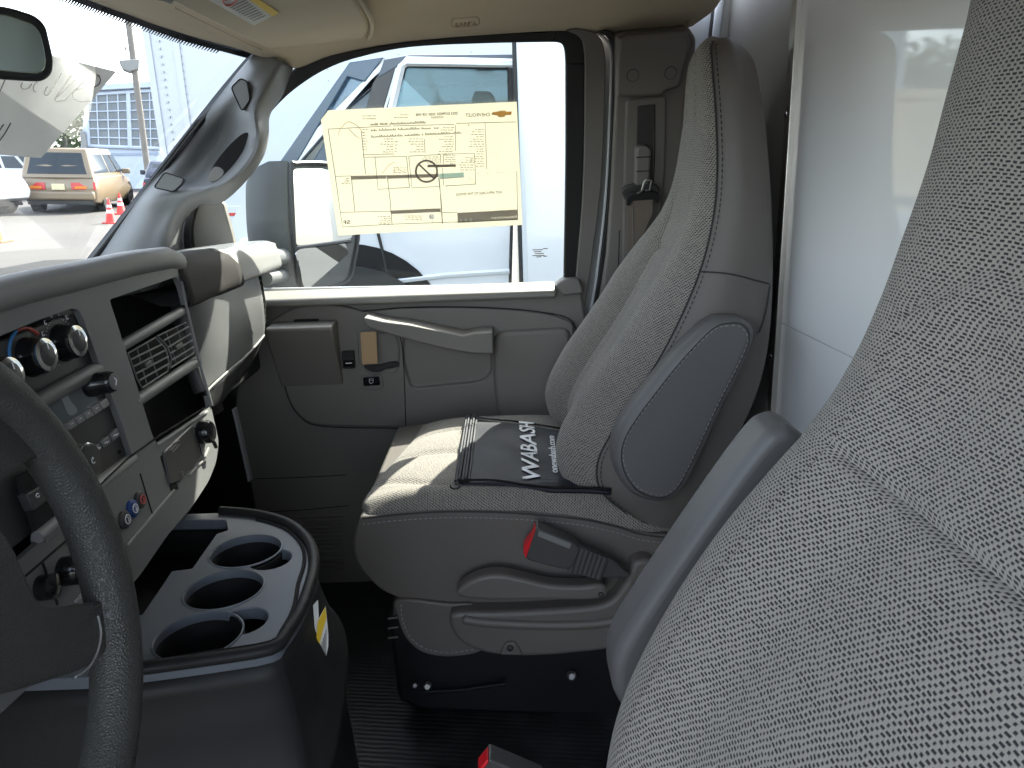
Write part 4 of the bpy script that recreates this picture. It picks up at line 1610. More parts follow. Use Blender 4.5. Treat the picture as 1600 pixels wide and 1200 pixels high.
# open tray in the front part
k = B()
tray = [cz(*q) for q in ((264, 890), (302, 888), (322, 868), (340, 838), (362, 826), (330, 806))]
k.prism([p + V((0, 0, .03)) for p in ([V((-.66, tray[0].y - .05, CZ)), cz(222, 960), cz(268, 892), cz(300, 888), cz(318, 862), cz(338, 834), cz(356, 828), cz(352, 812), V((-.66, topo[0].y - .012, CZ))])], (0, 0, -.12))
cutr.append(k)
cut(top, cutr)
# raised rim
rimp = [p + V((0, 0, .003)) for p in topo]
b = B()
b.tube(rimp, [(.006, .0065)] * len(rimp), 12, side=(0, 0, 1))
b.build('rim', M['console'], ec, ang=60)
inn = []
cc = sum(topo, V((0, 0, 0))) / len(topo)
for p in topo[3:]:
    d = (cc - p)
    d.z = 0
    inn.append(p + d.normalized() * .014 + V((0, 0, .0008)))
lines('rim_groove', [inn], .0022, M['void'], ec)
for (c, r), (uv, r2, nt_) in zip(holes, cups):
    b = B()
    prof = [(r + .0005, -.004), (r - .002, -.03), (r - .007, -.062), (r - .009, -.066), (.0001, -.067)]
    b.lathe(prof, c, (0, 0, 1), 40)
    if False:
        pass
    b.bm.faces.ensure_lookup_table()
    # open the top cap of the cup
    topf = max(b.bm.faces, key=lambda f: f.calc_center_median().z if len(f.verts) > 8 else -9)
    b.bm.faces.remove(topf)
    cup = b.build('cup_well', M['well'], ec, solid=.002, off=1)
    b = B()
    b.tube([c + V((math.cos(i * .157) * (r + .0015), math.sin(i * .157) * (r + .0004), .0002)) for i in range(40)], .0012, 6, closed=True)
    if nt_ is None:
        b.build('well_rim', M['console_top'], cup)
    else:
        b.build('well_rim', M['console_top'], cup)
# well floor under the notches and tray
b = B()
b.prism([p + V((0, 0, -.062)) for p in topo] + [near_l + V((0, 0, -.062)), far_l + V((0, 0, -.062))], (0, 0, -.01))
b.build('tray_floor', M['console'], ec)
b = B()
b.box((-.66, .62, -.56), (-.50, .90, -.485))
b.build('tray_step', M['console'], ec, bevel=.012, bseg=3)
# body: rings growing downward, with the belt line
rings = []
for dz, grow in ((-.012, .0005), (-.03, .002), (-.052, .006), (-.075, .012), (-.10, .016), (-.112, .028), (-.126, .028), (-.14, .016), (-.3, .026), (-.56, .04)):
    r = []
    for p in topo:
        d = p - V((-.50, .78, CZ))
        d.z = 0
        # the belt line falls towards the driver
        q = p + d.normalized() * grow
        fall = .06 * smooth(.75, .55, p.y) if -.13 < dz < -.08 else 0
        r.append(V((q.x, q.y, CZ + dz - fall)))
    r.append(V((-.9, r[-1].y, r[-1].z)))
    r.insert(0, V((-.9, r[0].y, r[0].z)))
    rings.append(r)
b = B()
b.grid(rings)
bd = b.build('console_body', M['console'], ec, solid=.003, off=-1, ang=50)
# caution tag hanging at the side
tg = thing('caution_tag', 'white and yellow warning tag hanging on the side of the console', 'tag', PY(500, 950, .78))
TPn = plane(PY(502, 1000, .70), (.82, -.57, .05))
slab('card', [(490, 946), (497, 938), (499, 985), (494, 1000)], shift(TPn, -.002), .001, M['white_paper'], tg, bevel=0)
slab('card', [(498, 968), (509, 948), (513, 990), (513, 1010), (498, 1078), (494, 1040), (493, 1020)], TPn, .0008, M['white_paper'], tg, bevel=0)
slab('header', [(497, 972), (508.5, 949), (510, 966), (494.5, 1022), (493.5, 1012)], shift(TPn, .0008), .0006, M['yellow'], tg, bevel=0)
b = B()
tp2 = shift(TPn, .0009)
for k in range(7):
    t_ = k / 6
    b.tube([PP(lerp(497, 511, t_ * .9) , lerp(1020, 980, t_ * .9), tp2), PP(lerp(497, 509, t_) , lerp(1066, 1024, t_), tp2)], .0005, 4)
b.build('fine_print', M['ink_grey'], tg)

# ------------------------------------------------------------------ steering wheel
sw = thing('steering_wheel', 'black leather grained steering wheel rim in the left foreground', 'steering wheel', (-.33, .35, -.243))
WC, th, ph, WR = V((-.335, .35, -.243)), .211, .0336, .19
WN = V((math.cos(th) * math.cos(ph), math.cos(th) * math.sin(ph), math.sin(th)))
e1 = V((-WN.y, WN.x, 0)).normalized()
e2 = WN.cross(e1)
ringp = [WC + (e1 * math.cos(2 * math.pi * k / 96) + e2 * math.sin(2 * math.pi * k / 96)) * WR for k in range(96)]
b = B()
b.tube(ringp, .0186, 24, closed=True, side=WN)
b.build('rim', M['wheel'], sw, ang=80)
WPL = (WC, WN)
sp = cr([(-20, 800), (20, 850), (44, 905), (62, 938), (90, 946), (130, 942), (165, 940), (180, 975), (170, 1010), (140, 1040), (80, 1062), (20, 1080), (-60, 1095)], 4)
slab('spoke', sp, shift(WPL, .004), .022, M['wheel'], sw, bevel=.007, bseg=3)
sp2 = cr([(-60, 640), (0, 652), (45, 684), (66, 712), (50, 716), (20, 735), (0, 748), (-60, 780)], 4)
slab('spoke', sp2, shift(WPL, .004), .022, M['wheel'], sw, bevel=.007, bseg=3)
sg = [PP(u, v, shift(WPL, .0045)) for u, v in ((153, 962), (158, 990), (152, 1020), (138, 1044), (118, 1058))]
lines('seam', [cr(sg, 4)], .0009, M['dash_grey'], sw)
b = B()
b.lathe([(.055, -.05), (.066, -.02), (.064, .0), (.045, .008), (.0001, .01)], WC, WN, 32)
b.build('hub', M['dash_dark'], sw)
b = B()
b.tube([WC - WN * .03, WC - WN * .16 - V((0, 0, .02))], .04, 16)
b.build('column', M['black'], sw)

# ------------------------------------------------------------------ sun visor, inside mirror
vis = thing('sun_visor', 'beige passenger sun visor folded up against the roof, with a warning label', 'sun visor', (-.4, 1.2, .25))
P0 = PY(440, 60, 1.34)
VPl = plane(P0, (.10, .06, -1))
vo = cr([(245, -60), (252, -10), (272, 8), (330, 36), (392, 66), (436, 84), (470, 84), (520, 79), (556, 69), (574, 54), (577, 36), (566, 14), (552, -8), (535, -40)], 4)
vv_ = slab('visor_board', vo, VPl, .02, M['visor'], vis, bevel=.008, bseg=3)
lines('piping', [[PP(q.x, q.y, shift(VPl, .0)) for q in cr([(440, 86), (472, 86), (522, 81), (560, 71), (578, 56), (581, 36), (570, 12), (556, -10), (538, -42)], 4)]], .0035, M['visor'], vis, seg=8)
lines('edge_seam', [[PP(q.x, q.y, shift(VPl, .0006)) for q in cr([(272, 12), (330, 41), (392, 71), (420, 82)], 4)]], .0012, M['visor'], vis)
c = PP(474, 74, shift(VPl, .001))
b = B()
b.lathe([(.0045, -.003), (.0045, .0008), (.0001, .0012)], c, VPl[1], 16)
b.build('pivot_screw', M['pillar_dark'], vis)
LPn = shift(VPl, .0012)
lb = slab('warning_label', [(300, -16), (328, 1), (397, 40), (436, 20), (380, -16), (352, -32)], LPn, .0008, M['white_paper'], vis, bevel=0)
slab('yellow_band', [(426, 26), (436, 20), (380, -16), (352, -32), (346, -28), (394, 3)], shift(LPn, .0008), .0006, M['yellow'], lb, bevel=0)
b = B()
l2 = shift(LPn, .001)
for k in range(9):
    a0 = (356 + k * 4.6, 9 + k * 2.6 - 8)
    b.tube([PP(363 + k * 4.4 - 3, 12 + k * 2.55, l2), PP(363 + k * 4.4 + 21 - .6 * k, 12 + k * 2.55 - 12 + .5 * k, l2)], .0005, 4)
b.build('fine_print', M['ink_grey'], lb)
b = B()
cc_ = [PP(360 + 11 * math.cos(k * .3), -1 + 9 * math.sin(k * .3) - .3 * 11 * math.cos(k * .3), l2) for k in range(21)]
b.tube(cc_, .0011, 5)
b.tube([PP(352, 0, l2), PP(372, -4, l2)], .0009, 5)
b.build('warning_symbol', M['redprint'], lb)
clip = slab('roof_clip', [(240, -20), (262, -2), (272, 4), (268, 8), (255, 3), (240, 0)], shift(VPl, .006), .012, M['dash_dark'], vis, bevel=.002)

im = thing('rear_view_mirror', 'black framed rear-view mirror at the upper left of the windshield', 'mirror', PY(0, 60, .68))
MP = plane(PY(20, 70, .68), (.93, -.30, -.12))
mo = rcorner([(-220, -20), (-60, 0), (20, 12), (58, 24), (74, 40), (86, 92), (84, 116), (70, 128), (40, 127), (-60, 120), (-220, 110)], 12)
slab('housing', mo, shift(MP, -.002), .03, M['black'], im, bevel=.006, bseg=3)
mi = rcorner([(-215, -4), (-60, 12), (16, 24), (52, 37), (64, 50), (73, 92), (71, 108), (62, 115), (36, 114), (-60, 106), (-215, 98)], 9)
slab('mirror_glass', mi, shift(MP, .0002), .003, M['mirror_grey'], im, bevel=.001)
b = B()
st0 = PP(-110, 50, shift(MP, -.03))
b.tube([st0, st0 + V((-.05, .02, .08)), st0 + V((-.03, .03, .15))], .012, 10)
b.build('stalk', M['black'], im)
# ------------------------------------------------------------------ seats
def gauss(x, c, w):
    return math.exp(-((x - c) / w) ** 2)


def make_back(levels, hfun, parent, name='backrest', nf=40, nrow=6, close_top=True):
    """levels: (front xz, back xz, y near, y far) from top to bottom"""
    Fp = cr([V((l[0][0], 0, l[0][1])) for l in levels], nrow)
    Bp = cr([V((l[1][0], 0, l[1][1])) for l in levels], nrow)
    Yp = cr([V((l[2], l[3], 0)) for l in levels], nrow)
    n = len(Fp)
    rows, uvs = [], []
    L = 0
    NS, NB = 8, 6
    seam = []
    for i in range(n):
        if i:
            L += (Fp[i] - Fp[i - 1]).length
        tan = (Fp[min(i + 1, n - 1)] - Fp[max(i - 1, 0)]).normalized()
        nr = V((tan.z, 0, -tan.x))
        bk = (Bp[i] - Fp[i]).normalized()
        if nr.dot(bk) > 0:
            nr = -nr
        # keep the normal from folding over at the ends
        nr = (nr * .7 - bk * .5).normalized()
        yn, yf = Yp[i].x, Yp[i].y
        tt = i / (n - 1)
        r, uv = [], []
        W = 0
        for k in range(nf + 1):
            s = k / nf
            s2 = .5 - .5 * math.cos(math.pi * s) if False else s
            y = lerp(yn, yf, s2)
            p = Fp[i] + nr * hfun(s2, tt, Fp[i].z)
            p.y = y
            r.append(p)
            W += (r[-1] - r[-2]).length if k else 0
            uv.append((W, -L))
        fe, be = Fp[i], Bp[i]
        for k in range(1, NS):
            s = k / NS
            p = fe.lerp(be, s)
            p.y = yf + .014 * math.sin(math.pi * s)
            r.append(p)
            uv.append((p.x, p.z))
        for k in range(NB + 1):
            s = k / NB
            p = be + bk * .025 * math.sin(math.pi * s)
            p.y = lerp(yf, yn, s)
            r.append(p)
            uv.append((p.y, p.z))
        for k in range(1, NS):
            s = k / NS
            p = be.lerp(fe, s)
            p.y = yn - .014 * math.sin(math.pi * s)
            r.append(p)
            uv.append((p.x, p.z))
        rows.append(r)
        uvs.append(uv)
        q = Fp[i].copy()
        q.y = yn
        seam.append(q)
    # uv for the wrap-around column
    for uv in uvs:
        uv.append(uv[-1])
    b = B()
    nc = len(rows[0])
    vs = b.grid(rows, closed_c=True, uvs=uvs, mats=lambda i, j: 0 if j < nf else 1)
    b.mi = 1
    b.face(list(vs[0]))
    b.face(list(reversed(vs[-1])))
    o = b.build(name, [M['cloth'], M['vinyl']], parent, ang=55)
    return o, seam


ps = thing('passenger_seat', 'grey cloth passenger seat with vinyl sides in front of the side window', 'seat', (.0, 1.29, -.98))
lv = [((1122, 60), (1142, 62), 1.15, 1.24), ((1112, 70), (1160, 72), 1.125, 1.28), ((1113, 100), (1179, 100), 1.108, 1.305), ((1119, 180), (1193, 172), 1.094, 1.345), ((1121, 270), (1202, 265), 1.085, 1.38), ((1114, 345), (1206, 340), 1.08, 1.42),
      ((1092, 430), (1207, 440), 1.08, 1.49), ((1050, 525), (1200, 540), 1.08, 1.51), ((1003, 605), (1180, 620), 1.08, 1.52), ((957, 675), (1142, 700), 1.08, 1.52), ((934, 725), (1104, 762), 1.08, 1.52), ((941, 768), (1076, 802), 1.08, 1.51), ((985, 806), (1058, 826), 1.082, 1.5)]
levels = []
for f, k, yn, yf in lv:
    a, c = PY(*f, yn), PY(*k, yn)
    levels.append(((a.x, a.z), (c.x, c.z), yn, yf))


def h_pass(s, t, z):
    bol = interp([(0, .008), (.12, .012), (.25, .012), (.42, .028), (.55, .052), (.7, .062), (.85, .062), (1, .04)], t)
    e = min(s, 1 - s)
    prof = math.sqrt(max(0, 1 - (1 - min(1, e / .13)) ** 2))
    dip = smooth(.14, .34, e)
    h = bol * prof - bol * .72 * dip * smooth(.28, .5, t)
    h -= .022 * s * s * (1 - smooth(.35, .6, t))
    h -= .009 * (gauss(s, .27, .014) + gauss(s, .73, .014)) * smooth(.32, .42, t)
    h -= .007 * (gauss(z, -.02, .006) + gauss(z, -.135, .006)) * smooth(.16, .3, e)
    h -= .004 * (gauss(s, .3, .016) + gauss(s, .7, .016)) * (1 - smooth(.22, .34, t)) * smooth(.05, .12, t)
    return h


bk, seam = make_back(levels, h_pass, ps)
sm = [p + V((-.001, -.0015, 0)) for p in seam]
stitches('stitching', [p + V((.006, -.004, 0)) for p in sm[6:]], .0008, .0035, .002, M['dark_thread'], ps)
lines('seam', [sm[4:]], .0014, M['dark_thread'], ps)
# side seams of the back
sidey = 1.065
lines('seam', [cr([PY(1092, 424, 1.075), PY(1140, 428, 1.0655), PY(1180, 438, 1.068), PY(1203, 444, 1.078)], 6), cr([PY(1203, 446, 1.078), PY(1196, 490, 1.074), PY(1186, 520, 1.071)], 4)], .0012, M['dark_thread'], ps)
# folding armrest
ao = cr([(1133, 497), (1108, 506), (1065, 546), (1012, 608), (974, 660), (959, 695), (961, 735), (985, 772), (1020, 786), (1052, 782), (1080, 748), (1130, 640), (1172, 555), (1181, 520), (1166, 500)], 4, True)
apl = yplane(1.018)
ar = slab('armrest', ao, apl, .05, M['vinyl_pad'], ps, bevel=.014, bseg=5)
ai = cr([(1140, 505), (1115, 513), (1072, 556), (1022, 618), (986, 668), (972, 700), (974, 733), (993, 764), (1022, 777), (1047, 773), (1071, 742), (1120, 638), (1162, 555), (1171, 524), (1160, 507)], 4, True)
pp = pix(ai, shift(apl, .0006))
lines('seam', [pp + [pp[0]]], .0009, M['dark_thread'], ar)
pp2 = pix([(q.x + (1070 - q.x) * .03, q.y + (640 - q.y) * .03) for q in ai], shift(apl, .0008))
stitches('stitching', pp2 + [pp2[0]], .0007, .0035, .0025, M['thread'], ar)
# cushion
def x_front(y):
    return -.252 + .055 * smooth(1.1, 1.5, y) + .02 * smooth(1.12, 1.06, y)


def rnd(d):
    d = min(1, max(0, d))
    return math.sqrt(1 - (1 - d) ** 2)


def zc(x, y):
    ze = -.51 - .045 * smooth(.0, .2, x)
    zt = -.480 - .012 * smooth(.02, .25, x)
    d = min((y - 1.076) / .03, (1.51 - y) / .05)
    d2 = (x - x_front(y)) / .12
    z = ze + (zt - ze) * rnd(d) * rnd(d2)
    c = rnd(d2) * smooth(0, .6, d)
    for g in (1.122, 1.272, 1.40):
        z -= .006 * gauss(y, g + .03 * smooth(-.1, -.25, x) * (1.3 - g) / .13, .008) * c * smooth(.35, .15, x)
    for g in (1.20, 1.34):
        z += .004 * gauss(y, g, .045) * c
    z += .004 * gauss(y, 1.10, .02) * c
    return z


rows, uvs = [], []
for i in range(61):
    s = i / 60
    r, uv = [], []
    for j in range(81):
        tq = j / 80
        y = lerp(1.076, 1.51, .5 - .5 * math.cos(math.pi * tq) if True else tq)
        xf = x_front(y)
        x = lerp(xf, .30, s ** 1.35)
        r.append(V((x, y, zc(x, y))))
        W = W + (r[-1] - r[-2]).length if j else 0
        uv.append((W, x))
    rows.append(r)
    uvs.append(uv)
b = B()
b.grid(rows, uvs=uvs)
cu = b.build('cushion_top', M['cloth'], ps, ang=70, solid=.012, off=-1)
if sum(p.normal.z for p in cu.data.polygons) < 0:
    cu.data.flip_normals()
sk = cr([(562, 809), (552, 845), (556, 875), (572, 900), (600, 925), (640, 941)], 4) + cr([(645, 942), (740, 947), (850, 949), (960, 942), (1056, 930), (1062, 850), (1050, 838)], 3) + cr([(1046, 836), (1000, 831), (900, 808), (800, 800), (700, 798), (620, 802), (566, 808)], 5)
slab('cushion_side', sk, yplane(1.072), .44, M['vinyl'], ps, bevel=.016, bseg=4, ang=60)
ss = cr([PY(q[0], q[1], 1.0715) for q in ((566, 812), (620, 806), (700, 801.5), (800, 803.5), (900, 812), (960, 824), (1000, 836), (1046, 842))], 8)
lines('seam', [[p + V((0, .001, .0015)) for p in ss]], .0016, M['dark_thread'], ps)
stitches('stitching', [p + V((0, -.0005, -.008)) for p in ss], .0007, .004, .003, M['thread'], ps)
# front roll of the cushion
b = B()
fr = cr([V((x_front(y) + .014, y, -.515)) for y in (1.09, 1.15, 1.22, 1.3, 1.38, 1.46, 1.5)], 4)
b.tube(fr, .011, 10)
b.build('front_piping', M['vinyl'], ps, ang=60)
# flap and plastic shield under the cushion
fl = cr([(620, 938), (700, 944), (745, 948), (760, 1000), (748, 1020), (700, 1027), (660, 1020), (634, 998), (622, 968)], 4, True)
fp = yplane(1.064)
slab('valance', fl, fp, .012, M['vinyl'], ps, bevel=.003)
fs_ = cr([PP(u, v, shift(fp, .0005)) for u, v in ((627, 945), (628, 965), (640, 994), (664, 1013), (702, 1020), (745, 1014))], 6)
stitches('stitching', fs_, .0008, .004, .003, M['thread'], ps)
sh = cr([(702, 968), (716, 958), (780, 957), (870, 953), (945, 944), (972, 918), (984, 896), (990, 882), (1004, 876), (1020, 880), (1020, 905), (1008, 950), (985, 990), (960, 1013), (900, 1022), (830, 1027), (770, 1024), (728, 1010), (708, 990)], 5, True)
shd = slab('side_shield', sh, yplane(1.042), .05, M['vinyl'], ps, bevel=.016, bseg=5, ang=60)
b = B()
b.tube(cr([PY(u, v, 1.044) for u, v in ((722, 966), (760, 972), (850, 976), (930, 974), (968, 966))], 6), [.004] + [.0085] * 22 + [.006, .003], 12)
b.build('shield_ridge', M['vinyl'], shd, ang=70)
bs_ = slab('screw_boss', rcorner([(780, 1024), (790, 1004), (806, 1004), (817, 1024)], 6), yplane(1.037), .012, M['vinyl'], shd, bevel=.002)
b = B()
b.lathe([(.0055, -.003), (.0055, .0006), (.003, .0012), (.003, -.001), (.0001, -.001)], PY(797, 1013, 1.036), (0, -1, 0), 14)
b.build('screw', M['black'], shd)
lvp = cr([(713, 926), (728, 912), (755, 901), (785, 899), (820, 906), (860, 915), (905, 917), (938, 914), (948, 922), (945, 935), (915, 939), (860, 938), (800, 939), (750, 938), (722, 935)], 4, True)
le = slab('recline_lever', lvp, yplane(1.025), .03, M['vinyl'], ps, bevel=.010, bseg=4, ang=60)
b = B()
b.lathe([(.0045, -.002), (.0045, .0008), (.0025, .0009), (.0025, -.001)], PY(939, 929, 1.0245), (0, -1, 0), 12)
b.build('screw', M['black'], le)
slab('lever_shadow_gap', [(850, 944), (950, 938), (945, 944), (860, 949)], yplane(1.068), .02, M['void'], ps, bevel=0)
# buckle
bp_ = yplane(1.022)
bu = slab('belt_buckle', rcorner([(838, 824), (898, 849), (907, 860), (893, 888), (880, 890), (826, 876), (822, 872)], 4), bp_, .026, M['dash_dark'], ps, bevel=.005, bseg=3)
slab('red_button', cr([(836, 826), (840, 832), (836, 848), (828, 864), (824, 873), (820, 869), (818, 858), (824, 848), (832, 838)], 3, True), shift(bp_, -.002), .022, M['red'], bu, bevel=.002)
slab('label_panel', rcorner([(842, 829), (893, 850), (890, 858), (840, 838)], 2), shift(bp_, .0008), .002, M['dash'], bu, bevel=.0006)
b = B()
for k in range(7):
    t_ = k / 6
    c0 = V((lerp(900, 942, t_), lerp(871, 886, t_)))
    hh = lerp(20, 17, t_)
    a0, a1 = PP(c0.x + 6 - 2, c0.y - hh, shift(bp_, -.008)), PP(c0.x - 6 - 2, c0.y + hh, shift(bp_, -.008))
    b.tube([a0, a1], .0062, 10)
b.build('bellows', M['dash_dark'], bu, ang=60)
slab('stalk', [(938, 868), (952, 872), (986, 900), (980, 905), (930, 904)], shift(bp_, -.008), .014, M['dash_dark'], bu, bevel=.004)
# black pedestal
pd = B()
pd.prism([PY(u, v, 1.16) for u, v in ((604, 966), (640, 962), (1000, 1000), (1000, 1120), (940, 1122), (660, 1112), (622, 1096))], (0, .3, 0))
pdo = pd.build('pedestal', M['black'], ps, bevel=.01)
b = B()
b.tube([PY(660, 1081, 1.15), PY(720, 1078, 1.15), PY(790, 1068, 1.15)], .004, 8)
b.build('pedestal_edge', M['console'], ps, ang=60)
for u, v, r in ((649, 1070, .006), (668, 1072, .008), (893, 1056, .009)):
    b = B()
    b.lathe([(r, -.004), (r, .003), (r * .6, .006), (.0001, .006)], PY(u, v, 1.145), (0, -1, .4), 10)
    b.build('bolt', M['steel'], ps)
for v in (965, 984, 1003):
    lines('spring_wire', [[PY(606, v * .8 + 195, 1.15), PY(622, v * .8 + 193, 1.15)]], .0018, M['steel'], ps)

# tote bag on the cushion
tb = thing('tote_bag', 'flat black cloth bag printed with white lettering, lying on the passenger seat', 'bag', (.02, 1.3, -.45))
c00, c01 = PZ(733, 648, -.474), PZ(716, 756, -.475)
c10, c11 = PZ(935, 684, -.482), PZ(955, 772, -.484)
c00.y, c10.y = min(c00.y, 1.46), min(c10.y, 1.45)


def bagz(x, y):
    z = max(zc(x, y), zc(x, 1.135))
    return z + .007 + .003 * math.sin(x * 38 + y * 20) * math.sin(y * 24 + 1) + .005 * gauss(x, c00.x + .06, .04) * gauss(y, 1.27, .06)


rows = []
for i in range(41):
    r = []
    for j in range(41):
        s, q = i / 40, j / 40
        p = c00.lerp(c10, s).lerp(c01.lerp(c11, s), q)
        r.append(V((p.x, p.y, bagz(p.x, p.y) - .004 * (abs(q - .5) * 2) ** 8)))
    rows.append(r)
b = B()
b.grid(rows)
bo = b.build('bag_body', M['mesh_black'], tb, solid=.006, off=-1, ang=70)
if sum(p.normal.z for p in bo.data.polygons) < 0:
    bo.data.flip_normals()
hem = []
for k in range(5):
    pth = []
    for j in range(31):
        q = j / 30
        p = c00.lerp(c01, q) + V((-.004 + k * .0052, 0, 0))
        pth.append(V((p.x, p.y, bagz(p.x, p.y) + (.0035 if k % 2 else .001))))
    hem.append(pth)
lines('hem', hem, .0026, M['mesh_black'], tb)
edge_ = []
for q_ in (0, 1):
    pth = []
    for i in range(31):
        p = (c00.lerp(c10, i / 30) if q_ == 0 else c01.lerp(c11, i / 30))
        pth.append(V((p.x, p.y, bagz(p.x, p.y) + .0006)))
    edge_.append(pth)
lines('side_seam', edge_, .0022, M['gloss_black'], tb)
cz_ = [c01 + V((-.004 + .008 * math.sin(k * .7), -.012 + .006 * math.cos(k * .7), 0)) for k in range(8)]
lines('cord_end', [cr([V((p.x, p.y, zc(p.x, max(p.y, 1.09)) + .004)) for p in cz_], 3)], .0012, M['gloss_black'], tb)


def drape(o, lift):
    c = V(WL[o.name])
    for v in o.data.vertices:
        wv_ = v.co + c
        v.co.z = bagz(wv_.x, wv_.y) + lift - c.z


bpl = plane((0, 0, -.474), (0, 0, 1))
for body, q0, q1, q2, bo_ in (('WABASH', (845, 750), (834, 660), (816, 751), .012), ('onewabash.com', (872, 740), (866, 683), (860, 741), .004)):
    o = ptext('lettering', body, q0, q1, q2, bpl, M['white_print'], tb, th=.0008, shear=.2, bold=bo_, fine=3)
    drape(o, .0022)

# driver seat
dsat = thing('driver_seat', 'large grey woven cloth seat back in the right foreground', 'seat', (.3, .3, -.98))
sil = [(1592, -150), (1577, -70), (1560, 0), (1522, 110), (1476, 250), (1432, 360), (1384, 478), (1330, 585), (1270, 672), (1200, 752), (1130, 835), (1060, 935), (1000, 1040), (964, 1125), (946, 1205), (938, 1290)]
levels = []
N = len(sil)
HB = [.012, .014, .016, .022, .03, .038, .046, .052, .055, .055, .055, .055, .055, .055, .055, .055]
cres = [PY(u, v, .5) for u, v in sil]
for i, c in enumerate(cres):
    tan = (cres[min(i + 1, N - 1)] - cres[max(i - 1, 0)]).normalized()
    nr = V((tan.z, 0, -tan.x))
    if nr.x > 0:
        nr = -nr
    f = c - nr * HB[i]
    k = f - nr * .15
    levels.append(((f.x, f.z), (min(k.x, .40), k.z), .03, .553))


def h_drv(s, t, z):
    i = t * (N - 1)
    bol = lerp(HB[int(min(i, N - 2))], HB[int(min(i, N - 2)) + 1], min(1, i - int(min(i, N - 2))))
    e = min(s, 1 - s)
    prof = math.sqrt(max(0, 1 - (1 - min(1, e / .12)) ** 2))
    dip = smooth(.13, .30, e)
    low = smooth(-.02, -.12, z)
    h = bol * prof - bol * .42 * dip * smooth(.08, .3, t)
    # arched head of the centre insert and its side seams
    zt = -.075 - .03 * smooth(.25, .34, abs(s - .5))
    ins = smooth(.012, -.012, z - zt) * smooth(.355, .33, abs(s - .5))
    h += .007 * ins
    h -= .008 * gauss(abs(s - .5), .345, .006) * smooth(zt + .02, zt - .02, z)
    h -= .007 * gauss(z, -.212, .0032) * smooth(.34, .31, abs(s - .5))
    return h


do, dseam = make_back(levels, h_drv, dsat, nf=90, nrow=8)
da = cr([(1244, 672), (1214, 673), (1190, 692), (1140, 757), (1060, 871), (995, 968), (964, 1022), (957, 1058), (964, 1095), (1000, 1130), (1080, 1110), (1200, 960), (1300, 800), (1290, 720)], 5, True)
slab('armrest', da, yplane(.585), .055, M['vinyl_pad'], dsat, bevel=.012, bseg=5, ang=60)
b = B()
b.prism([V((-.16, .05, -.50)), V((.3, .05, -.54)), V((.3, .05, -.72)), V((-.16, .05, -.72))], (0, .48, 0))
dc = b.build('cushion', M['vinyl'], dsat, bevel=.03, bseg=4)
dc.location.z -= .2
db = PY(790, 1235, .672)
b = B()
b.tube([db, db + V((.03, .0, -.15)), db + V((.05, -.03, -.34))], .012, 10)
b.build('buckle_stalk', M['dash_dark'], dsat)
slab('belt_buckle', rcorner([(750, 1204), (764, 1186), (850, 1222), (836, 1272), (744, 1240)], 4), yplane(.66), .024, M['dash_dark'], dsat, bevel=.004)
slab('red_button', [(746, 1206), (762, 1187), (764, 1192), (749, 1210)], yplane(.658), .02, M['red'], dsat, bevel=.001)

# ------------------------------------------------------------------ door mirror outside
dm = thing('door_mirror', 'grey door mirror outside with a tall glass above a small wide-angle glass', 'mirror', PY(480, 350, 1.95))
MN = V((.84, -.54, .02)).normalized()
MPl = (PY(500, 330, 1.96), MN)
ho = cr([(455, 262), (462, 256), (510, 256), (545, 266), (556, 300), (560, 360), (553, 410), (545, 436), (520, 450), (490, 455), (470, 448), (462, 400), (456, 340)], 4, True)
hb_ = B()
face = [PP(p[0], p[1], MPl) for p in ho]
cen_ = sum(face, V((0, 0, 0))) / len(face)
rws = []
for d, k in ((0, 1), (.012, 1.03), (.05, 1.03), (.10, .92), (.13, .72), (.14, .4)):
    rws.append([cen_ + (p - cen_) * k + V((-1, -.18, 0)) * d for p in face])
vs = hb_.grid(rws, closed_c=True)
hb_.face(list(reversed(vs[0])))
hb_.face(vs[-1])
M['mirror_shell'] = surf('mirror shell', (.06, .062, .064), .5, .3, 500, .1, 6)
hs_ = hb_.build('housing', M['mirror_shell'], dm, ang=45)
lines('glass_rim', [[PP(p[0], p[1], shift(MPl, .003)) for p in ho + [ho[0]]]], .006, M['black'], dm)
up_ = rcorner([(458, 264), (500, 263), (545, 272), (549, 300), (551, 372), (500, 380), (463, 384)], 6)
slab('upper_glass', up_, shift(MPl, .002), .003, M['mirror'], dm, bevel=0)
lo_ = cr([(464, 392), (500, 386), (530, 380), (541, 384), (545, 410), (538, 428), (515, 442), (484, 450), (474, 446), (469, 420)], 4, True)
MP2 = (PP(500, 415, shift(MPl, .003)), (MN + V((.0, .05, -.09))).normalized())
slab('lower_glass', lo_, MP2, .003, M['mirror'], dm, bevel=0)
lines('glass_divider', [[PP(462, 388, shift(MPl, .004)), PP(548, 376, shift(MPl, .004))]], .005, M['black'], dm)
b = B()
b.tube([PY(448, 400, 1.9), PY(430, 402, 1.8), PY(415, 405, 1.72)], (.02), 12)
b.tube([PY(448, 430, 1.9), PY(430, 432, 1.8), PY(415, 435, 1.72)], (.016), 12)
b.build('arm', M['dash'], dm, ang=60)

# own cargo box behind the cab, seen in the mirror
ob = thing('cargo_box', 'white cargo box of this truck, seen only in the door mirror', 'truck box', (2.8, .9, -.9))
b = B()
b.box((.62, -.3, -.85), (5.2, 2.02, 1.25))
b.build('box_wall', M['trailer'], ob, bevel=.01)
b = B()
for x in (.64, 5.18):
    b.box((x - .03, 2.021, -.85), (x + .03, 2.03, 1.25))
b.box((.62, 2.021, -.88), (5.2, 2.035, -.80))
b.build('edge_rail', M['alu'], ob)
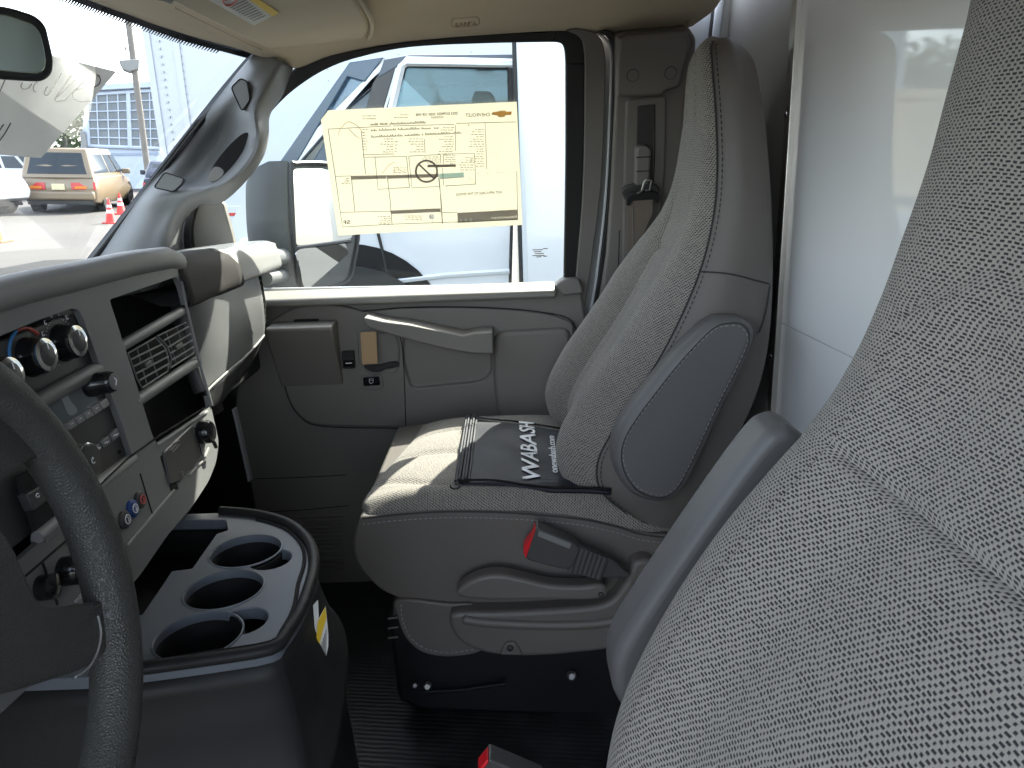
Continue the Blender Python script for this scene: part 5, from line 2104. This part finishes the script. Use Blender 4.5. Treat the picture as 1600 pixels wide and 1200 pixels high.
# ------------------------------------------------------------------ the truck standing alongside
TY = 3.1
TPL = yplane(TY)
tk = thing('white_truck', 'white cutaway truck with a cargo box, parked close beside the passenger window', 'truck', (-.4, 4.0, -1.6))
body = [(602, 92), (640, 85), (806, 84), (797, 460), (797, 640), (640, 720), (560, 640), (480, 560), (330, 560), (330, 420), (372, 325), (398, 296), (418, 279)]
cab_ = slab('cab_body', body, TPL, 1.9, M['white_paint'], tk, bevel=.03, bseg=3)
wcut, acut = B(), B()
wpoly = rcorner([(632, 100), (798, 104), (800, 250), (792, 300), (560, 300), (590, 230)], 9)
wcut.prism([q - V((0, .2, 0)) for q in pix(wpoly, TPL)], (0, 2.4, 0))
hol = B()
hol.prism(pix([(580, 98), (806, 96), (800, 460), (560, 460), (440, 290), (470, 262)], shift(TPL, -.06)), (0, 1.78, 0))
wsc = B()
wsc.prism(pix([(452, 270), (600, 101), (612, 101), (590, 170), (540, 262)], TPL), (0, 2.4, 0))
cut(cab_, [wcut, hol, wsc])
slab('side_glass', wpoly, shift(TPL, -.012), .006, M['glass_tint'], tk, bevel=0)
fpoly = rcorner([(640, 108), (792, 112), (794, 250), (786, 300), (575, 300), (602, 230)], 9)
lines('window_frame', [[PP(p[0], p[1], shift(TPL, .012)) for p in ((584, 250), (600, 215), (614, 160), (627, 104), (636, 96), (700, 97), (803, 99))]], .017, M['white_paint'], tk)
ring_o = [(618, 92), (700, 91), (806, 92), (807, 200)]
lines('window_gasket', [[PP(p[0], p[1], shift(TPL, .002)) for p in wpoly + [wpoly[0]]]], .014, M['rubber'], tk)
M['gutter'] = surf('gutter trim', (.08, .095, .12), .4)
slab('roof_gutter', [(600, 93), (640, 86), (806, 85), (806, 99), (640, 100), (622, 103), (590, 122)], shift(TPL, .006), .02, M['gutter'], tk, bevel=.003)
M['sky_glass'] = glass('windscreen glass', (.30, .42, .52), .25)
M['blue_reflection'] = surf('painted blue reflection', (.045, .075, .12), .12)  # dark blue stands in for the windscreen's reflection
slab('windscreen', [(462, 256), (542, 119), (570, 127), (545, 265), (470, 300)], shift(TPL, -.03), .02, M['sky_glass'], tk, bevel=0)
slab('inner_reflection', [(490, 249), (567, 127), (592, 116), (578, 165), (548, 262), (486, 290)], shift(TPL, -.02), .06, M['blue_reflection'], tk, bevel=.004)
slab('pillar_reflection', [(417, 281), (546, 97), (600, 89), (570, 128), (543, 120), (464, 253), (450, 283)], shift(TPL, .004), .05, M['blue_reflection'], tk, bevel=.004)  # pillar widened over the windscreen, reflection painted as opaque dark blue
slab('door_pillar', [(560, 215), (582, 130), (600, 101), (620, 98), (611, 130), (580, 235), (566, 300), (545, 300)], shift(TPL, .003), .05, M['dash_dark'], tk, bevel=.004)
slab('quarter_post', [(508, 200), (540, 150), (552, 150), (520, 215), (490, 290), (470, 290)], shift(TPL, -.5), .06, M['dash_dark'], tk, bevel=.004)
# seats and far side inside the cab
sl2 = thing('truck_seat', 'dark seat back inside the truck alongside, seen through its window', 'seat', (0, 3.7, -.3))
slab('backrest', cr([(738, 150), (752, 142), (772, 150), (784, 210), (790, 330), (720, 330), (730, 220)], 4, True), yplane(3.55), .5, M['dash_dark'], sl2, bevel=.04)
lines('door_seam', [[PP(u, v, shift(TPL, .001)) for u, v in ((590, 362), (600, 402), (609, 446), (612, 520))], [PP(u, v, shift(TPL, .001)) for u, v in ((805, 90), (802, 250), (797, 440), (797, 600))]], .007, M['rubber'], tk)
lines('body_crease', [[PP(u, v, shift(TPL, .0)) for u, v in ((612, 440), (700, 430), (796, 424))], [PP(u, v, shift(TPL, .0)) for u, v in ((400, 330), (470, 352), (560, 372))]], .012, M['white_paint'], tk)
# front wheel arch and tyre
c = PP(556, 530, shift(TPL, .002))
b = B()
b.lathe([(.40, -.1), (.40, .004), (.0001, .004)], c, (0, -1, 0), 40)
b.build('wheel_arch', M['void'], tk)
b = B()
b.lathe([(.36, -.05), (.36, .02), (.2, .024), (.0001, .01)], c + V((0, -.01, -.05)), (0, -1, 0), 40)
wh = b.build('wheel', M['tyre'], tk)
slab('headlamp', cr([(396, 344), (412, 338), (428, 346), (430, 364), (412, 368), (396, 362)], 3, True), shift(TPL, .01), .2, M['lens'], tk, bevel=.01)
slab('turn_lamp', [(392, 344), (398, 342), (399, 362), (393, 362)], shift(TPL, .013), .1, M['amber'], tk, bevel=.004)
slab('bumper', rcorner([(372, 372), (470, 372), (480, 440), (380, 440)], 6), shift(TPL, .05), 1.9, M['white_paint'], tk, bevel=.03)
slab('front_grip', [(398, 292), (408, 281), (416, 284), (406, 300)], shift(TPL, -.25), .1, M['black'], tk, bevel=.01)
b = B()
x0 = PP(806, 200, TPL).x + .01
b.box((x0, TY - .10, -.75), (x0 + 4.5, TY + 2.2, .98))
b.build('cargo_box', M['white_paint'], tk, bevel=.02)
b = B()
b.tube([V((x0 - .005, TY - .06, -.75)), V((x0 - .005, TY - .06, .95))], .012, 6)
b.build('box_gap', M['rubber'], tk)
b = B()
b.box((x0 + .2, TY + .1, -1.0), (x0 + 4.4, TY + 1.9, -.76))
b.build('chassis', M['black'], tk)
rwc = V((x0 + 2.9, TY + .12, ground_z(x0 + 2.9, TY) + .37))
b = B()
b.lathe([(.37, -.3), (.37, .02), (.22, .03), (.0001, .0)], rwc, (0, -1, 0), 36)
b.build('wheel', M['tyre'], tk)

# ------------------------------------------------------------------ big trailer beyond
LY = 6.9
trl = thing('semi_trailer', 'tall white riveted trailer standing behind the parked truck', 'trailer', (1.2, 8.2, -1.3))
tl0, tl1 = PY(213, 0, LY), PY(258, 300, LY)
zb = PY(360, 335, LY).z
topz = 2.6


def tx(z):
    return tl0.x + (tl1.x - tl0.x) * (z - tl0.z) / (tl1.z - tl0.z)


b = B()
b.prism([V((tx(zb - .12), LY, zb - .12)), V((tx(topz), LY, topz)), V((5.5, LY, topz + .35)), V((5.5, LY, zb + .3 - .42))], (0, 2.5, 0))
b.build('box', M['trailer'], trl, bevel=.02)
b = B()
for du in (.02, .26):
    b.prism([V((tx(zb) + du, LY - .004, zb)), V((tx(zb) + du + .05, LY - .004, zb)), V((tx(topz) + du + .05, LY - .004, topz)), V((tx(topz) + du, LY - .004, topz))], (0, -.012, 0))
b.build('corner_post', M['trailer'], trl)
b = B()
for k in range(46):
    z = lerp(zb + .05, topz - .05, k / 45)
    for du in (.14, .31):
        q = V((tx(z) + du, LY - .004, z))
        b.box(q - V((.007, .01, .007)), q + V((.007, .0, .007)))
for i in range(1, 9):
    for k in range(30):
        z = lerp(zb + .05, topz - .05, k / 29)
        q = V((tx(z) + .31 + i * .62, LY - .003, z))
        b.box(q - V((.005, .006, .005)), q + V((.005, .0, .005)))
b.build('rivets', M['steel'], trl)
slab('bottom_rail', [(240, 326), (700, 310), (700, 336), (240, 352)], yplane(LY - .01), .06, M['trailer'], trl, bevel=.01)
for k in range(4):
    u = 352 + k * 80
    slab('reflector', [(u, 333 - k * 2.8), (u + 20, 332.3 - k * 2.8), (u + 20, 337 - k * 2.8), (u, 337.7 - k * 2.8)], yplane(LY - .015), .01, M['tail_red'], trl, bevel=0)
slab('landing_frame', [(300, 352), (640, 340), (640, 420), (300, 430)], yplane(LY + .5), 1.2, M['dash_dark'], trl, bevel=.02)
for x in (-1.9, 3.2):
    b = B()
    b.lathe([(.5, -.3), (.5, .0), (.28, .02), (.0001, -.05)], V((x, LY + .2, ground_z(x, LY) + .5)), (0, -1, 0), 32)
    b.build('wheel', M['tyre'], trl)


# ------------------------------------------------------------------ parked cars
def car(name, label, at, az, paint, L=4.9, W=1.85, H=1.7, belt=.98, style='van', rearside=True, plate=True):
    t = thing(name, label, 'car', local=True, M=yard(at.x, at.y, az))
    hw, hl = W / 2, L / 2

    def loft(secs, nm, m, par=t, bevel=0, ang=40):
        b = B()
        vs = b.grid([[V(p) for p in s] for s in secs], closed_c=True)
        b.face(list(reversed(vs[0])))
        b.face(vs[-1])
        return b.build(nm, m, par, bevel=bevel, ang=ang)
    # lower body: sections along the length (y), rounded rectangle in x,z

    def sec(y, w_, z0, z1):
        r = .12
        return [(-w_, y, z0 + r), (-w_ + r * .5, y, z0), (w_ - r * .5, y, z0), (w_, y, z0 + r), (w_ + .02, y, lerp(z0, z1, .55)), (w_ - .03, y, z1 - .03), (w_ - .10, y, z1), (-w_ + .10, y, z1), (-w_ + .03, y, z1 - .03), (-w_ - .02, y, lerp(z0, z1, .55))]
    hood = belt - .05
    if style == 'van':
        ss_ = [(-hl, hw * .86, .42, belt - .12), (-hl + .1, hw * .96, .30, belt), (-hl + .5, hw, .24, belt), (0, hw, .22, belt), (hl - 1.3, hw, .22, belt), (hl - .6, hw * .97, .24, hood - .1), (hl - .1, hw * .88, .3, .72), (hl, hw * .76, .36, .62)]
        gy0, gy1, ty0, ty1 = -hl + .04, hl - 1.05, -hl + .34, hl - 2.15
    elif style == 'suv':
        ss_ = [(-hl, hw * .88, .5, belt - .12), (-hl + .1, hw * .96, .38, belt), (0, hw, .32, belt), (hl - 1.4, hw, .32, belt), (hl - .2, hw * .95, .36, belt - .08), (hl, hw * .84, .45, belt - .25)]
        gy0, gy1, ty0, ty1 = -hl + .05, hl - 1.35, -hl + .35, hl - 2.1
    else:
        ss_ = [(-hl, hw * .84, .42, belt - .16), (-hl + .12, hw * .95, .28, belt - .02), (-hl + .9, hw, .22, belt), (0, hw, .2, belt), (hl - 1.4, hw, .2, belt - .02), (hl - .2, hw * .92, .26, belt - .2), (hl, hw * .78, .34, .62)]
        gy0, gy1, ty0, ty1 = -hl + .75, hl - 1.25, -hl + 1.35, hl - 2.2
    loft([sec(*s) for s in ss_], 'body', paint, bevel=.02)
    tw = hw * (.78 if style != 'sedan' else .72)
    bw = hw - .06
    g = B()
    rows_ = []
    for k in range(6):
        s = k / 5
        cv = smooth(0, 1, s) * .25 + s * .75
        y0, y1, ww, z = lerp(gy0, ty0, cv ** 1.2), lerp(gy1, ty1, cv), lerp(bw, tw, s ** 1.2), lerp(belt - .03, H, s)
        rows_.append([V((-ww, y0, z)), V((0, y0 - .05, z)), V((ww, y0, z)), V((ww, lerp(y0, y1, .5), z)), V((ww * .98, y1, z)), V((0, y1 + .08, z)), V((-ww * .98, y1, z)), V((-ww, lerp(y0, y1, .5), z))])
    vs = g.grid(rows_, closed_c=True)
    g.face(vs[-1])
    g.build('cabin', paint, t, bevel=.05, ang=50)

    def glassq(nm, pts, out, m=M['car_glass'], th=.03):
        bb_ = B()
        o3 = V(out) * .012
        bb_.prism([V(p) + o3 for p in pts], -V(out) * th)
        return bb_.build(nm, m, t, bevel=.008)

    def side(s, f, zf):  # point on the cabin side; f along, zf up
        k = zf
        cv = smooth(0, 1, k) * .25 + k * .75
        y0, y1, ww, z = lerp(gy0, ty0, cv ** 1.2), lerp(gy1, ty1, cv), lerp(bw, tw, k ** 1.2), lerp(belt - .03, H, k)
        return V((s * ww, lerp(y0, y1, f), z))
    fr_ = ((.05, .49), (.52, .74), (.77, .97)) if style != 'sedan' else ((.08, .5), (.53, .95))
    for s in (-1, 1):
        for (f0, f1) in fr_:
            glassq('window', [side(s, f0, .14), side(s, f1, .14), side(s, f1 - .0, .80), side(s, f0 + .02, .80)], (s, 0, .25))

    def endp(e, f, k):
        a, c_ = side(-1, e, k), side(1, e, k)
        return a.lerp(c_, f) + V((0, (.05 + .03 * e) * (1 if e else -1) * (1 - abs(2 * f - 1)), 0))
    for e, nm in ((0, 'rear_glass'), (1, 'windshield')):
        glassq(nm, [endp(e, .08, .12), endp(e, .5, .12), endp(e, .92, .12), endp(e, .90, .84), endp(e, .5, .84), endp(e, .10, .84)], (0, -1 if e == 0 else 1, .3))
    for s in (-1, 1):
        for yy in (-hl + .95, hl - .95):
            b = B()
            b.lathe([(.33, -.12), (.33, .08), (.31, .11), (.23, .115), (.0001, .10)], V((s * (hw - .12), yy, .33)), (s, 0, 0), 28)
            w_ = b.build('wheel', M['tyre'], t)
            b = B()
            b.lathe([(.225, .09), (.225, .122), (.19, .118), (.16, .105), (.07, .11), (.05, .125), (.0001, .125)], V((s * (hw - .12), yy, .33)), (s, 0, 0), 24)
            rm = b.build('rim', M['rim'], w_)
            b = B()
            b.lathe([(.40, -.05), (.40, .0), (.0001, .0)], V((s * (hw - .0), yy, .36)), (s, 0, 0), 28)
            b.build('arch', M['void'], t)
        b = B()
        x0_, x1_ = s * (hw - .04), s * (hw * .34)
        b.prism([V((x0_, -hl + .02, belt - .36)), V((x1_, -hl - .035, belt - .36)), V((x1_, -hl - .035, belt - .17)), V((x0_, -hl + .06, belt - .15))], (0, .1, 0))
        tl = b.build('tail_lamp', M['tail_red'], t, bevel=.01)
        b = B()
        b.prism([V((lerp(x0_, x1_, .35), -hl - .02, belt - .33)), V((lerp(x0_, x1_, .85), -hl - .042, belt - .33)), V((lerp(x0_, x1_, .85), -hl - .042, belt - .26)), V((lerp(x0_, x1_, .35), -hl - .02, belt - .26))], (0, .06, 0))
        b.build('amber_lens', M['amber'], tl)
        b = B()
        b.prism([V((s * (hw * .86), hl - .22, .66)), V((s * (hw * .45), hl - .02, .66)), V((s * (hw * .45), hl - .06, .8)), V((s * (hw * .86), hl - .3, .82))], (0, .04, 0))
        b.build('headlamp', M['lens'], t)
        b = B()
        b.box((s * hw * .96 - .02, hl - 1.55, belt + .02), (s * (hw + .16) + .02 * s, hl - 1.42, belt + .18))
        b.build('door_mirror', paint, t, bevel=.03)
    b = B()
    b.box((-hw * .92, -hl - .08, .36), (hw * .92, -hl + .25, .60))
    b.build('rear_bumper', paint, t, bevel=.06, bseg=3)
    b = B()
    b.box((-hw * .85, -hl - .02, .24), (hw * .85, hl - .3, .34))
    b.build('underside', M['black'], t)
    if plate:
        b = B()
        b.box((-.16, -hl - .06, belt - .36), (.16, -hl + .02, belt - .2))
        b.build('number_plate', M['plate'], t, bevel=.004)
    b = B()
    b.box((-hw * .8, -hl - .05, belt - .42), (hw * .8, -hl + .02, belt - .405))
    b.build('tailgate_seam', M['black'], t)
    return t


def far(u, v, d):  # point on the yard under pixel column u at distance d
    q = ray(u, v)
    k = d / math.hypot(q.x, q.y)
    return V((q.x * k, q.y * k, 0))


car('minivan', 'tan minivan parked with its red tail lamps facing the camera', at_ground(103, 331) + V((-.4, 1.9, 0)), -14, M['tan_paint'], 5.0, 1.92, 1.76, 1.0, 'van')
car('white_suv', 'white high-riding car at the left edge beside the tan minivan', at_ground(-104, 334), 100, M['white_paint'], 4.7, 1.9, 1.72, 1.05, 'suv')
car('white_car', 'white car in the far row behind the tan minivan', at_ground(58, 306), 80, M['white_paint'], 4.6, 1.8, 1.6, .98, 'suv')
car('dark_sedan', 'dark blue sedan half hidden by the front pillar, beside the minivan', at_ground(215, 322) + V((.6, 1.6, 0)), -22, M['dark_paint'], 4.7, 1.8, 1.42, .92, 'sedan')


# cones
def cone(name, label, at, m, h=.71):
    t = thing(name, label, 'traffic cone', local=True, M=yard(at.x, at.y, 0))
    b = B()
    b.lathe([(h * .22, .03), (h * .2, .05), (h * .04, h * .97), (h * .03, h)], (0, 0, 0), (0, 0, 1), 24)
    b.build('cone_body', m, t, ang=50)
    b = B()
    for z0, z1 in ((.42, .56), (.66, .76)):
        r0, r1 = lerp(h * .2, h * .04, (z0 * h - .05) / (h * .97 - .05)), lerp(h * .2, h * .04, (z1 * h - .05) / (h * .97 - .05))
        b.lathe([(r0 + .002, z0 * h), (r0 + .004, z0 * h), (r1 + .004, z1 * h), (r1 + .002, z1 * h)], (0, 0, 0), (0, 0, 1), 24)
    b.build('reflective_collar', M['white_print'], t)
    b = B()
    b.box((-h * .26, -h * .26, 0), (h * .26, h * .26, .035))
    b.build('base', m if m is not M['orange'] else M['orange'], t, bevel=.008)
    return t


cone('traffic_cone', 'faded orange cone with a white collar, nearest one at the left edge', at_ground(-3, 378), M['orange'])
cone('traffic_cone', 'red cone in front of the dark sedan, fully red at its base', at_ground(174, 349), M['cone_red'], .58)
cone('traffic_cone', 'red and white cone close behind the other red cone, by the pillar', at_ground(190, 335), M['cone_red'], .58)

# ------------------------------------------------------------------ building, pole, trees, kerb of the far side
BYp = far(170, 250, 42)
bl = thing('building', 'pale blue building with a large grid window across the yard', 'building', (BYp.x, BYp.y, ground_z(BYp.x, BYp.y)))
dirv = V((.94, .34, 0)).normalized()
nrmv = V((dirv.y, -dirv.x, 0))
BPL = (BYp, nrmv)
slab('front_wall', [(136, 134), (420, 118), (420, 330), (104, 345), (104, 233), (126, 232)], BPL, 8, M['building'], bl, bevel=.02)
slab('roof_edge', [(128, 140), (150, 132), (420, 116), (420, 126), (150, 141), (128, 148)], shift(BPL, .3), 8, M['building'], bl, bevel=.02)
win = [(134, 148), (250, 141), (252, 232), (138, 228)]
wo = slab('window', win, shift(BPL, .05), .08, M['build_glass'], bl, bevel=0)
b = B()
wp = shift(BPL, .1)
for k in range(8):
    t_ = k / 7
    b.tube([PP(lerp(134, 250, t_), lerp(148, 141, t_), wp), PP(lerp(138, 252, t_), lerp(228, 232, t_), wp)], .10 if k in (0, 4, 7) else .03, 6)
for k in range(7):
    t_ = k / 6
    b.tube([PP(134 + 4 * t_, lerp(148, 228, t_), wp), PP(250 + 2 * t_, lerp(141, 232, t_), wp)], .03 if k not in (0, 6) else .08, 6)
b.build('window_bars', M['building'], wo)
b = B()
M['wall_band'] = surf('painted band', (.32, .37, .47), .8)
slab('wall_band', [(104, 240), (420, 236), (420, 240), (104, 244)], shift(BPL, .04), .06, M['wall_band'], bl, bevel=0)
slab('drain_pipe', [(124, 205), (132, 205), (139, 250), (130, 250)], shift(BPL, .5), .3, M['dash_grey'], bl, bevel=.02)
PLP = far(205, 200, 34)
up_pole = thing('utility_pole', 'weathered utility pole with a pale box near its top', 'pole', (PLP.x, PLP.y, ground_z(PLP.x, PLP.y)))
ppl = plane((PLP.x, PLP.y, 0), (-PLP.x, -PLP.y, 0))
a0, a1 = PP(199, 22, ppl), PP(213, 130, ppl)
b = B()
dd = (a1 - a0)
b.tube([a0 - dd * .5, a1 + dd * 1.4], .12, 10)
b.build('post', M['wood'], up_pole)
slab('equipment_box', [(185, 94), (218, 92), (217, 108), (203, 112), (192, 108)], shift(ppl, .2), .6, M['dash_grey'], up_pole, bevel=.03)
slab('insulator', [(194, 73), (198, 73), (198, 78), (194, 78)], shift(ppl, .1), .1, M['dash_grey'], up_pole, bevel=.02)


def tree(at, h, r, seed, label):
    rnd_ = random.Random(seed)
    t = thing('tree', label, 'tree', local=True, M=yard(at.x, at.y, 0), group='trees across the yard')
    b = B()
    b.tube([V((0, 0, 0)), V((.1, 0, h * .35)), V((0, .1, h * .7))], [.2, .14, .06], 8)
    b.build('trunk', M['wood'], t)
    b = B()
    for k in range(1500):
        u = rnd_.random() ** .4
        th_, z = rnd_.uniform(0, 6.283), rnd_.uniform(-1, 1)
        s = math.sqrt(1 - z * z)
        c_ = V((s * math.cos(th_), s * math.sin(th_), z * .8)) * u * r * (1 + .25 * math.sin(th_ * 3 + seed) * s)
        c_ += V((0, 0, h * .62))
        n_ = V((rnd_.gauss(0, 1), rnd_.gauss(0, 1), rnd_.gauss(0, 1))).normalized()
        a_ = n_.orthogonal().normalized()
        q_ = n_.cross(a_)
        w_ = rnd_.uniform(.12, .28)
        b.face([b.bm.verts.new(c_ + a_ * w_), b.bm.verts.new(c_ + q_ * w_ * .6), b.bm.verts.new(c_ - a_ * w_), b.bm.verts.new(c_ - q_ * w_ * .6)])
    b.build('crown', M['leaf'], t, recalc=False)


tree(far(98, 230, 52), 6, 3.2, 3, 'green tree behind the left corner of the pale building')
tree(far(40, 230, 56), 6, 3.4, 5, 'green tree behind the paper sheet on the windshield, left of the building')
# white pale wall beside the building
wl = slab('side_wall', [(104, 234), (128, 232), (130, 262), (104, 264)], (far(115, 250, 38), nrmv), .3, M['building'], None, bevel=.02)
tag(wl, 'low pale blue wall at the left end of the building', 'wall')
